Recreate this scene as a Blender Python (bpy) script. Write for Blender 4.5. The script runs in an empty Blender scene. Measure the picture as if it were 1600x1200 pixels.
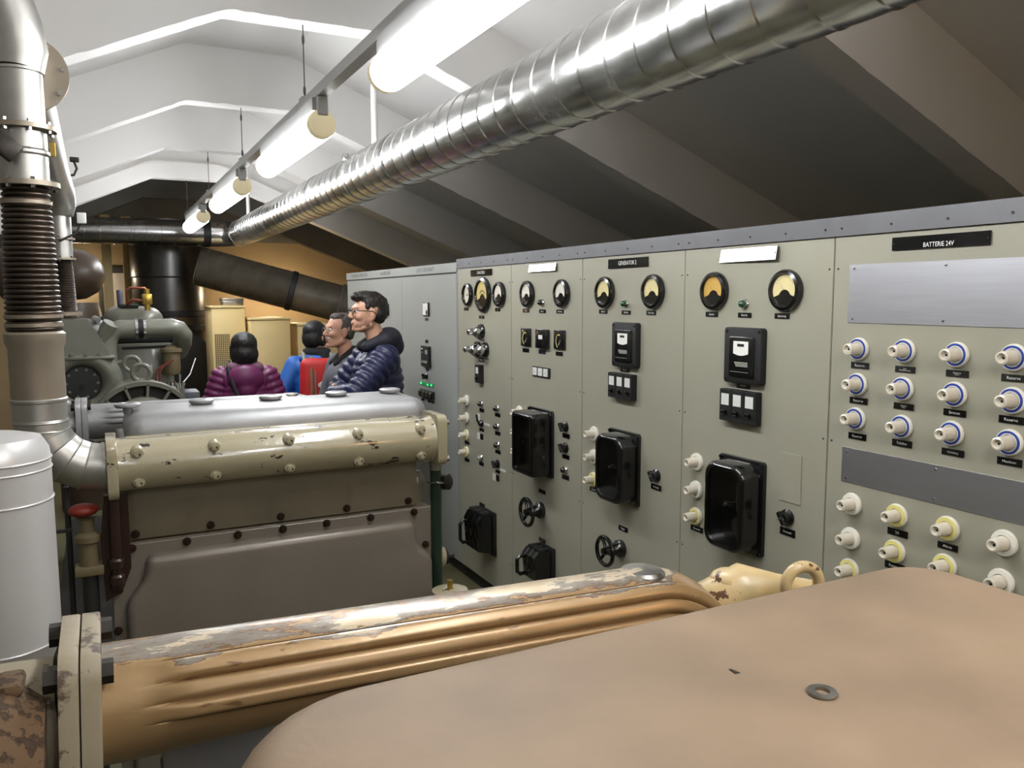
import bpy, bmesh, math, random
import numpy as np
from mathutils import Vector, Matrix, noise as mnoise
PI = math.pi
random.seed(7)
scene = bpy.context.scene
COL = scene.collection

# ------------------------------------------------------------------ camera, world, exposure
def make_camera():
    yaw, pitch, roll = math.radians(26.98), math.radians(6.1), math.radians(-0.19)
    fwd = Vector((math.sin(yaw)*math.cos(pitch), math.cos(yaw)*math.cos(pitch), -math.sin(pitch)))
    right = Vector((math.cos(yaw), -math.sin(yaw), 0)); up = right.cross(fwd)
    r = right*math.cos(roll) + up*math.sin(roll); u = up*math.cos(roll) - right*math.sin(roll)
    cd = bpy.data.cameras.new('camera'); co = bpy.data.objects.new('camera', cd); COL.objects.link(co)
    cd.sensor_fit = 'HORIZONTAL'; cd.sensor_width = 36.0; cd.lens = 1265/1600*36
    cd.clip_start = 0.02; cd.clip_end = 100
    m = Matrix(((r.x, u.x, -fwd.x, 0), (r.y, u.y, -fwd.y, 0), (r.z, u.z, -fwd.z, 1.75), (0, 0, 0, 1)))
    co.matrix_world = m
    scene.camera = co
make_camera()
w = bpy.data.worlds.new('world'); scene.world = w; w.use_nodes = True
w.node_tree.nodes['Background'].inputs[0].default_value = (1, 0.95, 0.9, 1)
w.node_tree.nodes['Background'].inputs[1].default_value = 0.012
vs = scene.view_settings
vs.view_transform = 'Standard'; vs.look = 'None'; vs.gamma = 1.0; vs.use_curve_mapping = False
vs.exposure = 0.0
LAMP = 42.0          # emission of the fluorescent diffusers
WARM = 36.0          # emission of the warm wall lamp behind the photographer
BACK = 110.0          # emission of the warm lamp in the rear bay

# ------------------------------------------------------------------ helpers
def lin(c):
    return tuple((x/255/12.92 if x/255 <= 0.04045 else ((x/255+0.055)/1.055)**2.4) for x in c) + (1,)

class MB:
    def __init__(s): s.v = []; s.f = []
    def add(s, vs_, fs):
        o = len(s.v); s.v += [tuple(v) for v in vs_]; s.f += [tuple(i+o for i in f) for f in fs]; return s
    def box(s, x0, x1, y0, y1, z0, z1):
        return s.add([(x0,y0,z0),(x1,y0,z0),(x1,y1,z0),(x0,y1,z0),(x0,y0,z1),(x1,y0,z1),(x1,y1,z1),(x0,y1,z1)],
                     [(0,3,2,1),(4,5,6,7),(0,1,5,4),(1,2,6,5),(2,3,7,6),(3,0,4,7)])
    def rbox(s, x0, x1, y0, y1, z0, z1, b=0.005, seg=2):
        bm = bmesh.new(); bmesh.ops.create_cube(bm, size=1)
        for v in bm.verts: v.co = Vector(((x0+x1)/2+v.co.x*(x1-x0), (y0+y1)/2+v.co.y*(y1-y0), (z0+z1)/2+v.co.z*(z1-z0)))
        bmesh.ops.bevel(bm, geom=bm.edges[:], offset=b, segments=seg, affect='EDGES', profile=0.5)
        return s.bm(bm)
    def bm(s, bm):
        bm.verts.index_update()
        s.add([v.co[:] for v in bm.verts], [[v.index for v in f.verts] for f in bm.faces]); bm.free(); return s
    def ring(s, c, ax, r, n):
        ax = Vector(ax).normalized(); t = Vector((0,0,1)) if abs(ax.z) < 0.9 else Vector((1,0,0))
        a = ax.cross(t).normalized(); b = ax.cross(a)
        return [Vector(c)+a*(r*math.cos(2*PI*i/n))+b*(r*math.sin(2*PI*i/n)) for i in range(n)]
    def cyl(s, p0, p1, r0, r1=None, n=20, caps=True):
        p0, p1 = Vector(p0), Vector(p1); r1 = r0 if r1 is None else r1
        a = s.ring(p0, p1-p0, r0, n); b = s.ring(p1, p1-p0, r1, n)
        f = [(i, (i+1) % n, n+(i+1) % n, n+i) for i in range(n)]
        if caps: f += [tuple(range(n-1, -1, -1)), tuple(range(n, 2*n))]
        return s.add(a+b, f)
    def lathe(s, prof, o=(0,0,0), ax=(0,0,1), n=28, caps=True):
        o = Vector(o); ax = Vector(ax).normalized(); vs_ = []; fs = []
        for r, h in prof: vs_ += s.ring(o+ax*h, ax, max(r, 1e-5), n)
        for k in range(len(prof)-1):
            fs += [(k*n+i, k*n+(i+1) % n, (k+1)*n+(i+1) % n, (k+1)*n+i) for i in range(n)]
        if caps and prof[0][0] > 1e-4: fs.append(tuple(range(n-1, -1, -1)))
        if caps and prof[-1][0] > 1e-4: fs.append(tuple((len(prof)-1)*n+i for i in range(n)))
        return s.add(vs_, fs)
    def tube(s, pts, r, n=12, caps=True, closed=False):
        pts = [Vector(p) for p in pts]; m = len(pts); rs = r if isinstance(r, (list, tuple)) else [r]*m
        prev = None; vs_ = []
        for i, p in enumerate(pts):
            if closed: t = (pts[(i+1) % m]-pts[i-1])
            else: t = pts[min(i+1, m-1)]-pts[max(i-1, 0)]
            t.normalize()
            if prev is None:
                q = Vector((0,0,1)) if abs(t.z) < 0.9 else Vector((1,0,0)); a = t.cross(q).normalized()
            else:
                a = (prev-t*prev.dot(t)).normalized()
            prev = a; b = t.cross(a)
            vs_ += [p+a*(rs[i]*math.cos(2*PI*k/n))+b*(rs[i]*math.sin(2*PI*k/n)) for k in range(n)]
        fs = []
        for i in range(m if closed else m-1):
            j = (i+1) % m
            fs += [(i*n+k, i*n+(k+1) % n, j*n+(k+1) % n, j*n+k) for k in range(n)]
        if caps and not closed: fs += [tuple(range(n-1, -1, -1)), tuple((m-1)*n+k for k in range(n))]
        return s.add(vs_, fs)
    def torus(s, c, ax, R, r, n=28, m=10):
        t = MB(); return s.tube(t.ring(c, ax, R, n), r, m, closed=True)
    def ell(s, c, rad, rot=None, nu=16, nv=10):
        vs_ = []; fs = []; c = Vector(c)
        for j in range(nv+1):
            ph = PI*j/nv
            for i in range(nu):
                th = 2*PI*i/nu
                p = Vector((rad[0]*math.sin(ph)*math.cos(th), rad[1]*math.sin(ph)*math.sin(th), rad[2]*math.cos(ph)))
                vs_.append(c+(rot @ p if rot else p))
        for j in range(nv):
            fs += [(j*nu+i, (j+1)*nu+i, (j+1)*nu+(i+1) % nu, j*nu+(i+1) % nu) for i in range(nu)]
        return s.add(vs_, fs)
    def prism(s, poly, h0, h1, f3, bevel=0, seg=3):
        """poly: 2-d outline, f3(a,b,h) maps to 3-d"""
        bm = bmesh.new(); vs_ = [bm.verts.new((a, b, h0)) for a, b in poly]; fc = bm.faces.new(vs_)
        r = bmesh.ops.extrude_face_region(bm, geom=[fc])
        for v in [g for g in r['geom'] if isinstance(g, bmesh.types.BMVert)]: v.co.z = h1
        if bevel:
            top = [e for e in bm.edges if all(abs(v.co.z-h1) < 1e-6 for v in e.verts)]
            bmesh.ops.bevel(bm, geom=top, offset=bevel, segments=seg, affect='EDGES', profile=0.5)
        bmesh.ops.recalc_face_normals(bm, faces=bm.faces[:])
        for v in bm.verts: v.co = Vector(f3(*v.co))
        return s.bm(bm)
    def mesh(s, name, mat, ang=35):
        me = bpy.data.meshes.new(name); me.from_pydata(s.v, [], s.f)
        bm = bmesh.new(); bm.from_mesh(me); bmesh.ops.remove_doubles(bm, verts=bm.verts[:], dist=1e-6)
        bmesh.ops.dissolve_degenerate(bm, dist=1e-7, edges=bm.edges[:])
        bmesh.ops.recalc_face_normals(bm, faces=bm.faces[:]); bm.to_mesh(me); bm.free()
        if ang: me.shade_smooth(); me.set_sharp_from_angle(angle=math.radians(ang))
        if mat: me.materials.append(mat)
        return me
    def build(s, name, mat, parent=None, loc=None, ang=35):
        return put(name, s.mesh(name, mat, ang), parent, loc)

def put(name, me, parent=None, loc=None, rot=None, scale=None):
    o = bpy.data.objects.new(name, me); COL.objects.link(o)
    if parent: o.parent = parent
    if loc is not None: o.location = loc
    if rot is not None: o.rotation_euler = rot
    if scale is not None: o.scale = (scale,)*3 if isinstance(scale, (int, float)) else scale
    return o
def tag(o, label=None, cat=None, group=None, kind=None):
    if label: o['label'] = label
    if cat: o['category'] = cat
    if group: o['group'] = group
    if kind: o['kind'] = kind
    return o
def thing(name, label, cat, loc=(0,0,0), rz=0, group=None):
    o = bpy.data.objects.new(name, None); COL.objects.link(o); o.empty_display_size = 0.05
    o.location = loc; o.rotation_euler = (0, 0, rz)
    return tag(o, label, cat, group)
def arc2(cx, cy, r, a0, a1, n):
    return [(cx+r*math.cos(math.radians(a0+(a1-a0)*i/n)), cy+r*math.sin(math.radians(a0+(a1-a0)*i/n))) for i in range(n+1)]
def rrect(x0, x1, y0, y1, r, n=5):
    r4 = r if isinstance(r, (list, tuple)) else [r]*4     # corner order: x1y1, x0y1, x0y0, x1y0
    return (arc2(x1-r4[0], y1-r4[0], r4[0], 0, 90, n)+arc2(x0+r4[1], y1-r4[1], r4[1], 90, 180, n)
            + arc2(x0+r4[2], y0+r4[2], r4[2], 180, 270, n)+arc2(x1-r4[3], y0+r4[3], r4[3], 270, 360, n))
_text = {}
def text_mesh(body, size, mat, align='CENTER', sx=1.0):
    key = (body, size, mat.name, sx)
    if key in _text: return _text[key]
    cu = bpy.data.curves.new('lettering', 'FONT'); cu.body = body; cu.size = size; cu.resolution_u = 2
    cu.align_x = align; cu.align_y = 'CENTER'; cu.space_line = 0.85
    ob = bpy.data.objects.new('lettering_tmp', cu); me = bpy.data.meshes.new_from_object(ob)
    bpy.data.objects.remove(ob); bpy.data.curves.remove(cu)
    me.materials.clear(); me.materials.append(mat)
    for v in me.vertices: v.co.x *= sx
    _text[key] = me
    return me

# ------------------------------------------------------------------ materials
def base_mat(name):
    m = bpy.data.materials.new(name); m.use_nodes = True
    return m, m.node_tree.nodes, m.node_tree.links, m.node_tree.nodes['Principled BSDF']
def pmat(name, col, rough=0.5, metal=0.0, var=0.08, vs=6, bump=0.0, bs=80, coat=0.0, rvar=0.0, stretch=None, spec=0.5):
    """paint or metal with a little procedural variation in tone, gloss and relief"""
    m, N, L, b = base_mat(name); c = lin(col)
    b.inputs['Roughness'].default_value = rough; b.inputs['Metallic'].default_value = metal
    b.inputs['Specular IOR Level'].default_value = spec
    if coat: b.inputs['Coat Weight'].default_value = coat; b.inputs['Coat Roughness'].default_value = 0.08
    tc = N.new('ShaderNodeTexCoord'); src = tc.outputs['Object']
    if stretch:
        mp = N.new('ShaderNodeMapping'); mp.inputs['Scale'].default_value = stretch; L.new(src, mp.inputs[0]); src = mp.outputs[0]
    n1 = N.new('ShaderNodeTexNoise'); n1.inputs['Scale'].default_value = vs; n1.inputs['Detail'].default_value = 6
    L.new(src, n1.inputs['Vector'])
    rp = N.new('ShaderNodeValToRGB'); rp.color_ramp.elements[0].position = 0.3; rp.color_ramp.elements[1].position = 0.7
    rp.color_ramp.elements[0].color = tuple(x*(1-var) for x in c[:3])+(1,)
    rp.color_ramp.elements[1].color = tuple(min(1, x*(1+var)) for x in c[:3])+(1,)
    L.new(n1.outputs['Fac'], rp.inputs[0]); L.new(rp.outputs[0], b.inputs['Base Color'])
    if rvar:
        mr = N.new('ShaderNodeMapRange'); mr.inputs[3].default_value = max(0.02, rough-rvar); mr.inputs[4].default_value = rough+rvar
        L.new(n1.outputs['Fac'], mr.inputs[0]); L.new(mr.outputs[0], b.inputs['Roughness'])
    if bump:
        n2 = N.new('ShaderNodeTexNoise'); n2.inputs['Scale'].default_value = bs; n2.inputs['Detail'].default_value = 3
        L.new(src, n2.inputs['Vector'])
        bp = N.new('ShaderNodeBump'); bp.inputs['Strength'].default_value = bump; bp.inputs['Distance'].default_value = 0.004
        L.new(n2.outputs['Fac'], bp.inputs['Height']); L.new(bp.outputs[0], b.inputs['Normal'])
    return m
def chipped(name, paint, under, thr=0.62, scale=14, rough=0.4, coat=0.0, edge=None, stretch=(1,1,1), var=0.1, soft=0.02, bump=0.3):
    """worn paint: the undercoat shows where a noise field passes a threshold"""
    m, N, L, b = base_mat(name)
    b.inputs['Roughness'].default_value = rough
    if coat: b.inputs['Coat Weight'].default_value = coat; b.inputs['Coat Roughness'].default_value = 0.12
    tc = N.new('ShaderNodeTexCoord'); mp = N.new('ShaderNodeMapping'); mp.inputs['Scale'].default_value = stretch
    L.new(tc.outputs['Object'], mp.inputs[0])
    n1 = N.new('ShaderNodeTexNoise'); n1.inputs['Scale'].default_value = scale; n1.inputs['Detail'].default_value = 8; n1.inputs['Roughness'].default_value = 0.62
    n0 = N.new('ShaderNodeTexNoise'); n0.inputs['Scale'].default_value = 5; n0.inputs['Detail'].default_value = 4
    L.new(mp.outputs[0], n1.inputs['Vector']); L.new(tc.outputs['Object'], n0.inputs['Vector'])
    rp = N.new('ShaderNodeValToRGB'); rp.color_ramp.elements[0].position = thr; rp.color_ramp.elements[1].position = thr+soft
    rp.color_ramp.elements[0].color = (0,0,0,1); rp.color_ramp.elements[1].color = (1,1,1,1)
    L.new(n1.outputs['Fac'], rp.inputs[0])
    pc = lin(paint); r2 = N.new('ShaderNodeValToRGB'); r2.color_ramp.elements[0].position = 0.3; r2.color_ramp.elements[1].position = 0.7
    r2.color_ramp.elements[0].color = tuple(x*(1-var) for x in pc[:3])+(1,); r2.color_ramp.elements[1].color = tuple(min(1, x*(1+var)) for x in pc[:3])+(1,)
    L.new(n0.outputs['Fac'], r2.inputs[0])
    mx = N.new('ShaderNodeMix'); mx.data_type = 'RGBA'; L.new(rp.outputs[0], mx.inputs[0]); L.new(r2.outputs[0], mx.inputs[6])
    mx.inputs[7].default_value = lin(under)
    out = mx.outputs[2]
    if edge:
        r3 = N.new('ShaderNodeValToRGB'); e = r3.color_ramp.elements
        e[0].position = thr-0.035; e[0].color = (0,0,0,1); e[1].position = thr; e[1].color = (1,1,1,1)
        k = e.new(thr+0.03); k.color = (0,0,0,1); L.new(n1.outputs['Fac'], r3.inputs[0])
        m2 = N.new('ShaderNodeMix'); m2.data_type = 'RGBA'; L.new(r3.outputs[0], m2.inputs[0]); L.new(out, m2.inputs[6]); m2.inputs[7].default_value = lin(edge); out = m2.outputs[2]
    L.new(out, b.inputs['Base Color'])
    if bump:
        bp = N.new('ShaderNodeBump'); bp.inputs['Strength'].default_value = bump; bp.inputs['Distance'].default_value = 0.002; bp.invert = True
        L.new(rp.outputs[0], bp.inputs['Height'])
        n3 = N.new('ShaderNodeTexNoise'); n3.inputs['Scale'].default_value = 45; n3.inputs['Detail'].default_value = 3; L.new(tc.outputs['Object'], n3.inputs['Vector'])
        b2 = N.new('ShaderNodeBump'); b2.inputs['Strength'].default_value = 0.22; b2.inputs['Distance'].default_value = 0.004
        L.new(n3.outputs['Fac'], b2.inputs['Height']); L.new(bp.outputs[0], b2.inputs['Normal']); L.new(b2.outputs[0], b.inputs['Normal'])
    return m
def emit(name, col, strength):
    m, N, L, b = base_mat(name); b.inputs['Base Color'].default_value = lin(col)
    b.inputs['Emission Color'].default_value = lin(col); b.inputs['Emission Strength'].default_value = strength
    return m
def glassmat(name, tint=(1.0,0.99,0.97), rough=0.03):
    m, N, L, b = base_mat(name)
    tr = N.new('ShaderNodeBsdfTransparent'); tr.inputs[0].default_value = tint+(1,)
    gl = N.new('ShaderNodeBsdfGlossy'); gl.inputs['Roughness'].default_value = rough
    lw = N.new('ShaderNodeLayerWeight'); pw = N.new('ShaderNodeMath'); pw.operation = 'POWER'; pw.inputs[1].default_value = 5
    L.new(lw.outputs['Facing'], pw.inputs[0]); fr = N.new('ShaderNodeMapRange'); fr.inputs[3].default_value = 0.04; L.new(pw.outputs[0], fr.inputs[0])
    mx = N.new('ShaderNodeMixShader'); L.new(fr.outputs[0], mx.inputs[0]); L.new(tr.outputs[0], mx.inputs[1]); L.new(gl.outputs[0], mx.inputs[2])
    L.new(mx.outputs[0], N['Material Output'].inputs[0])
    return m

def manifold_mat():
    """tan enamel, worn through to grey metal with brown rims along the trodden upper side"""
    m, N, L, b = base_mat('worn_manifold_paint')
    b.inputs['Roughness'].default_value = 0.36; b.inputs['Metallic'].default_value = 0.35; b.inputs['Coat Weight'].default_value = 0.3; b.inputs['Coat Roughness'].default_value = 0.2
    tc = N.new('ShaderNodeTexCoord'); sp = N.new('ShaderNodeSeparateXYZ'); L.new(tc.outputs['Object'], sp.inputs[0])
    mp = N.new('ShaderNodeMapping'); mp.inputs['Scale'].default_value = (0.55, 2.2, 2.2); L.new(tc.outputs['Object'], mp.inputs[0])
    n1 = N.new('ShaderNodeTexNoise'); n1.inputs['Scale'].default_value = 13; n1.inputs['Detail'].default_value = 9; n1.inputs['Roughness'].default_value = 0.65; L.new(mp.outputs[0], n1.inputs['Vector'])
    n2 = N.new('ShaderNodeTexNoise'); n2.inputs['Scale'].default_value = 40; n2.inputs['Detail'].default_value = 5; L.new(mp.outputs[0], n2.inputs['Vector'])
    up = N.new('ShaderNodeMapRange'); up.inputs[1].default_value = 0.044; up.inputs[2].default_value = 0.051; up.inputs[3].default_value = -0.14; up.inputs[4].default_value = 0.11
    L.new(sp.outputs['Z'], up.inputs[0])
    ad = N.new('ShaderNodeMath'); ad.operation = 'ADD'; L.new(n1.outputs['Fac'], ad.inputs[0]); L.new(up.outputs[0], ad.inputs[1])
    r1 = N.new('ShaderNodeValToRGB'); e = r1.color_ramp.elements
    e[0].position = 0.44; e[0].color = lin((158,128,88)); e[1].position = 0.50; e[1].color = lin((174,146,106))
    for pos, c in ((0.515, (112,74,44)), (0.535, (128,118,106)), (0.60, (140,132,120)), (0.615, (206,190,164)), (0.68, (190,172,142))):
        q = e.new(pos); q.color = lin(c)
    L.new(ad.outputs[0], r1.inputs[0])
    r2 = N.new('ShaderNodeValToRGB'); r2.color_ramp.elements[0].position = 0.66; r2.color_ramp.elements[1].position = 0.70
    L.new(n2.outputs['Fac'], r2.inputs[0])
    mx = N.new('ShaderNodeMix'); mx.data_type = 'RGBA'; L.new(r2.outputs[0], mx.inputs[0]); L.new(r1.outputs[0], mx.inputs[6]); mx.inputs[7].default_value = lin((116,88,56))
    L.new(mx.outputs[2], b.inputs['Base Color'])
    bp = N.new('ShaderNodeBump'); bp.inputs['Strength'].default_value = 0.25; bp.inputs['Distance'].default_value = 0.002
    L.new(ad.outputs[0], bp.inputs['Height']); L.new(bp.outputs[0], b.inputs['Normal'])
    return m

M = {}
M['ceil'] = pmat('white_ceiling_paint', (222,220,217), 0.55, var=0.03, vs=2, bump=0.08, bs=14)
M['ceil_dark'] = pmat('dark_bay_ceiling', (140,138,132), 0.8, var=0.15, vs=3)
M['wallw'] = pmat('wall_paint', (120,118,106), 0.6, var=0.05, vs=2, bump=0.1, bs=30)
M['ochre'] = pmat('ochre_wall_paint', (192,170,132), 0.65, var=0.08, vs=2)
M['floor'] = pmat('floor_paint', (92,88,62), 0.5, var=0.15, vs=4, rvar=0.1)
M['panel'] = pmat('switchboard_paint', (155,152,135), 0.42, var=0.03, vs=3, bump=0.05, bs=300)
M['panel_grey'] = pmat('cabinet_grey_paint', (152,154,148), 0.45, var=0.03, vs=3)
M['rail_grey'] = pmat('top_rail_grey', (104,104,106), 0.45, metal=0.3, var=0.06, vs=10)
M['plinth'] = pmat('plinth_dark', (52,52,50), 0.6)
M['black'] = pmat('black_bakelite', (12,12,12), 0.22, var=0.2, vs=20, coat=0.4)
M['blackmat'] = pmat('black_matt', (14,14,14), 0.6, var=0.2)
M['plate_black'] = pmat('engraved_plate_black', (14,14,15), 0.12, var=0.1, coat=1.0)
M['letter'] = pmat('white_engraving', (225,225,220), 0.6, var=0.0)
M['letter_dim'] = pmat('worn_engraving', (150,150,140), 0.6, var=0.0)
M['letter_dark'] = pmat('dark_print', (58,60,58), 0.6, var=0.0)
M['alu'] = pmat('brushed_aluminium_plate', (205,205,210), 0.4, metal=1.0, var=0.04, vs=5, stretch=(1,40,1), rvar=0.06)
M['porc'] = pmat('porcelain', (232,229,216), 0.16, var=0.02, coat=0.5)
M['porc_cap'] = pmat('porcelain_cap', (214,206,188), 0.2, var=0.05, vs=30, coat=0.4)
M['blue'] = pmat('blue_ring', (44,66,150), 0.35, var=0.05)
M['yellow'] = pmat('yellow_ring', (226,216,130), 0.35, var=0.05)
M['dialw'] = pmat('dial_white', (238,236,228), 0.4, var=0.02)
M['dialc'] = pmat('dial_cream', (226,208,140), 0.45, var=0.04)
M['dialy'] = pmat('dial_yellowed', (240,228,176), 0.45, var=0.04)
M['diala'] = pmat('dial_amber', (216,178,92), 0.45, var=0.05)
M['chrome'] = pmat('chrome', (200,200,200), 0.1, metal=1.0, var=0.05, rvar=0.05)
M['steel'] = pmat('worn_steel', (158,155,148), 0.35, metal=1.0, var=0.2, vs=30, rvar=0.1)
M['steel_dark'] = pmat('dark_steel', (62,58,54), 0.45, metal=0.8, var=0.3, vs=40)
M['green_lens'] = pmat('green_lens', (20,70,40), 0.1, var=0.05, coat=1)
M['dark_lens'] = pmat('dark_lens', (26,28,24), 0.1, var=0.05, coat=1)
M['clear_lens'] = pmat('grey_lens', (150,150,140), 0.12, var=0.05, coat=1)
M['green_lamp'] = emit('lit_green_lamp', (90,235,150), 0.9)
M['green_off'] = emit('dim_green_lamp', (30,140,80), 0.35)
M['glass'] = glassmat('clear_glass')
M['white_tag'] = pmat('white_tag', (215,215,210), 0.5, var=0.02)
M['galv'] = pmat('galvanised_spiral_duct', (208,208,206), 0.24, metal=1.0, var=0.16, vs=7, rvar=0.09, bump=0.06, bs=9)
M['galv_dark'] = pmat('dark_galvanised_duct', (150,150,150), 0.27, metal=1.0, var=0.05, vs=7, rvar=0.03)
M['exhaust'] = pmat('aluminised_exhaust', (180,178,172), 0.38, metal=0.9, var=0.16, vs=9, rvar=0.1, bump=0.1, bs=12)
M['exhaust_dull'] = pmat('dull_exhaust_sleeve', (156,144,128), 0.42, metal=0.6, var=0.12, vs=6)
M['bellows'] = pmat('bellows_steel', (82,72,64), 0.36, metal=0.9, var=0.3, vs=14, rvar=0.1)
M['silver'] = pmat('silver_paint', (212,210,208), 0.36, metal=0.35, var=0.05, vs=4)
M['alucast'] = pmat('cast_aluminium', (156,156,156), 0.45, metal=0.6, var=0.08, vs=12, bump=0.12, bs=90, rvar=0.08)
M['cream'] = chipped('chipped_cream_enamel', (156,147,120), (46,34,24), thr=0.61, scale=13, rough=0.22, coat=0.7, stretch=(1,2.2,2.2), var=0.06)
M['block'] = pmat('engine_block_paint', (112,104,86), 0.36, var=0.12, vs=5, coat=0.3)
M['block_cover'] = pmat('crankcase_cover_paint', (122,114,103), 0.36, metal=0.2, var=0.08, vs=5, bump=0.1, bs=120)
M['oxide'] = pmat('red_brown_oxide', (46,27,21), 0.3, var=0.25, vs=12, coat=0.3)
M['bolt_brown'] = pmat('brown_bolt', (50,34,26), 0.35, metal=0.5, var=0.2)
M['brownbeige'] = pmat('beige_cover_paint', (138,118,96), 0.56, var=0.16, vs=7, bump=0.06, bs=120, rvar=0.06, spec=0.25)
M['ribcream'] = manifold_mat()
M['castbeige'] = chipped('worn_flange_paint', (146,135,112), (84,70,54), thr=0.565, scale=26, rough=0.55, var=0.18, soft=0.05)
M['rusty'] = chipped('rusty_casting', (96,74,50), (66,50,36), thr=0.5, scale=90, rough=0.85, var=0.2, soft=0.08, bump=0.8)
M['creamchip'] = chipped('cream_paint_brown_chips', (196,172,124), (92,60,34), thr=0.60, scale=30, rough=0.4, var=0.08, coat=0.2)
M['greenpipe'] = pmat('green_pipe_paint', (22,44,30), 0.35, var=0.2, vs=12, coat=0.3)
M['red'] = pmat('red_knob', (130,42,30), 0.5, var=0.1)
M['khaki'] = pmat('khaki_valve_paint', (104,92,66), 0.5, var=0.12)
M['grey_green'] = pmat('grey_green_engine_paint', (112,112,100), 0.38, var=0.08, vs=6, coat=0.25)
M['grey_dark'] = pmat('dark_engine_recess', (34,34,32), 0.5, var=0.2)
M['blackduct'] = pmat('black_ribbed_duct', (88,82,72), 0.42, metal=0.3, var=0.2, vs=8)
M['gunmetal'] = pmat('gunmetal_duct', (104,104,104), 0.3, metal=1.0, var=0.12, vs=6)
M['rubber'] = pmat('black_rubber', (16,16,16), 0.6, var=0.2)
M['brown_drum'] = pmat('brown_drum_paint', (70,56,44), 0.4, var=0.15, vs=5)
M['tan_cab'] = pmat('tan_cabinet_paint', (222,196,138), 0.5, var=0.05, vs=3)
M['brass'] = pmat('brass', (190,160,80), 0.3, metal=0.9, var=0.15)
M['copper'] = pmat('copper_pipe', (150,86,66), 0.3, metal=0.9, var=0.15)
M['lamp_body'] = pmat('lamp_rail_grey', (168,168,166), 0.4, metal=0.3, var=0.04)
M['lamp_cap'] = emit('glowing_lamp_end_cap', (222,208,170), 0.35)
M['diffuser'] = emit('lit_fluorescent_diffuser', (250,252,255), LAMP)
M['warm_lamp'] = emit('lit_warm_globe', (255,206,150), WARM)
M['back_lamp2'] = emit('lit_pale_tube', (255,236,205), BACK*0.4)
M['back_lamp'] = emit('lit_warm_tube', (255,226,184), BACK)
M['wire'] = pmat('steel_wire', (96,94,90), 0.4, metal=0.8)
M['white_pipe'] = pmat('white_hanger', (205,203,198), 0.4)

# ------------------------------------------------------------------ the setting
XL, XR, YF, YB = -1.75, 3.95, -3.2, 11.0
FZ, FX0, FX1, SL, SR, DEP = 2.90, 0.518, 1.127, 0.45, 0.40, 0.32      # rib soffit height, flat part, slopes, rib depth
def soffit(x, dz=0):
    return FZ+dz-(SL*(FX0-x) if x < FX0 else SR*(x-FX1) if x > FX1 else 0)
def struct(name, mb, mat, parent=None):
    o = mb.build(name, mat, parent, ang=0)
    return tag(o, kind='structure')
tag(struct('floor', MB().box(XL-0.2, XR+0.2, YF-0.2, YB+0.2, -0.15, 0), M['floor']), 'olive painted concrete floor of the machine hall', 'floor')
tag(struct('wall_left', MB().box(XL-0.2, XL, YF, YB, 0, 3.4), M['wallw']), 'pale painted side wall behind the exhaust pipes', 'wall')
tag(struct('wall_right', MB().box(XR, XR+0.2, YF, YB, 0, 3.4), M['wallw']), 'pale painted side wall behind the switchboard', 'wall')
tag(struct('wall_back', MB().box(XL, XR, YB, YB+0.2, 0, 3.4), M['ochre']), 'ochre end wall of the rear bay', 'wall')
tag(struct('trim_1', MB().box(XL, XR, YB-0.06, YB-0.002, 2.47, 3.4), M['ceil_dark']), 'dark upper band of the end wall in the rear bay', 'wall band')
tag(struct('wall_front', MB().box(XL, XR, YF-0.2, YF, 0, 3.4), M['wallw']), 'pale end wall behind the photographer', 'wall')
def ceil_mesh(y0, y1):
    m = MB(); t = 0.12
    xs = [XL-0.2, FX0, FX1, XR+0.2]; z = [soffit(x, DEP) for x in xs]
    for i in range(3):
        a, b = xs[i], xs[i+1]
        m.add([(a,y0,z[i]),(b,y0,z[i+1]),(b,y1,z[i+1]),(a,y1,z[i]),(a,y0,z[i]+t),(b,y0,z[i+1]+t),(b,y1,z[i+1]+t),(a,y1,z[i]+t)],
              [(0,3,2,1),(4,5,6,7),(0,1,5,4),(1,2,6,5),(2,3,7,6),(3,0,4,7)])
    return m
ceiling = tag(struct('ceiling', ceil_mesh(YF, 8.70), M['ceil']), 'white sloping steel ceiling with deep transverse ribs', 'ceiling')
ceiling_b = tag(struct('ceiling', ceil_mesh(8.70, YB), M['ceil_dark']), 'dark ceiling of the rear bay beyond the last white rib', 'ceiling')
def rib(y, thick, parent, mat, ragged=True):
    rnd = random.Random(int(y*100)); xs = [XL]
    xs += list(np.linspace(XL, FX0, 60))[1:]+list(np.linspace(FX0, FX1, 18))[1:]+list(np.linspace(FX1, XR, 60))[1:]
    v = []; f = []
    for x in xs:
        j = rnd.uniform(-0.004, 0.003) if ragged and rnd.random() < 0.55 else 0
        v += [(x, y, soffit(x)+j), (x, y+thick, soffit(x)), (x, y+thick, soffit(x, DEP)+0.02), (x, y, soffit(x, DEP)+0.02)]
    n = len(xs)
    for i in range(n-1):
        for k in range(4): f.append((i*4+k, i*4+(k+1) % 4, (i+1)*4+(k+1) % 4, (i+1)*4+k))
    f += [(0,1,2,3), ((n-1)*4+3, (n-1)*4+2, (n-1)*4+1, (n-1)*4)]
    return MB().add(v, f).build('rib', mat, parent, ang=20)
for y in (-1.47, 0.19, 1.86, 3.52, 5.19, 6.85): rib(y, 0.13, ceiling, M['ceil'])
rib(8.58, 0.12, ceiling, M['ceil'])
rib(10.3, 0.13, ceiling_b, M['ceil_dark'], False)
fb = MB(); xs = [XL, FX0, FX1, XR]                           # the broad pale band on the face of the last white rib
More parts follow.
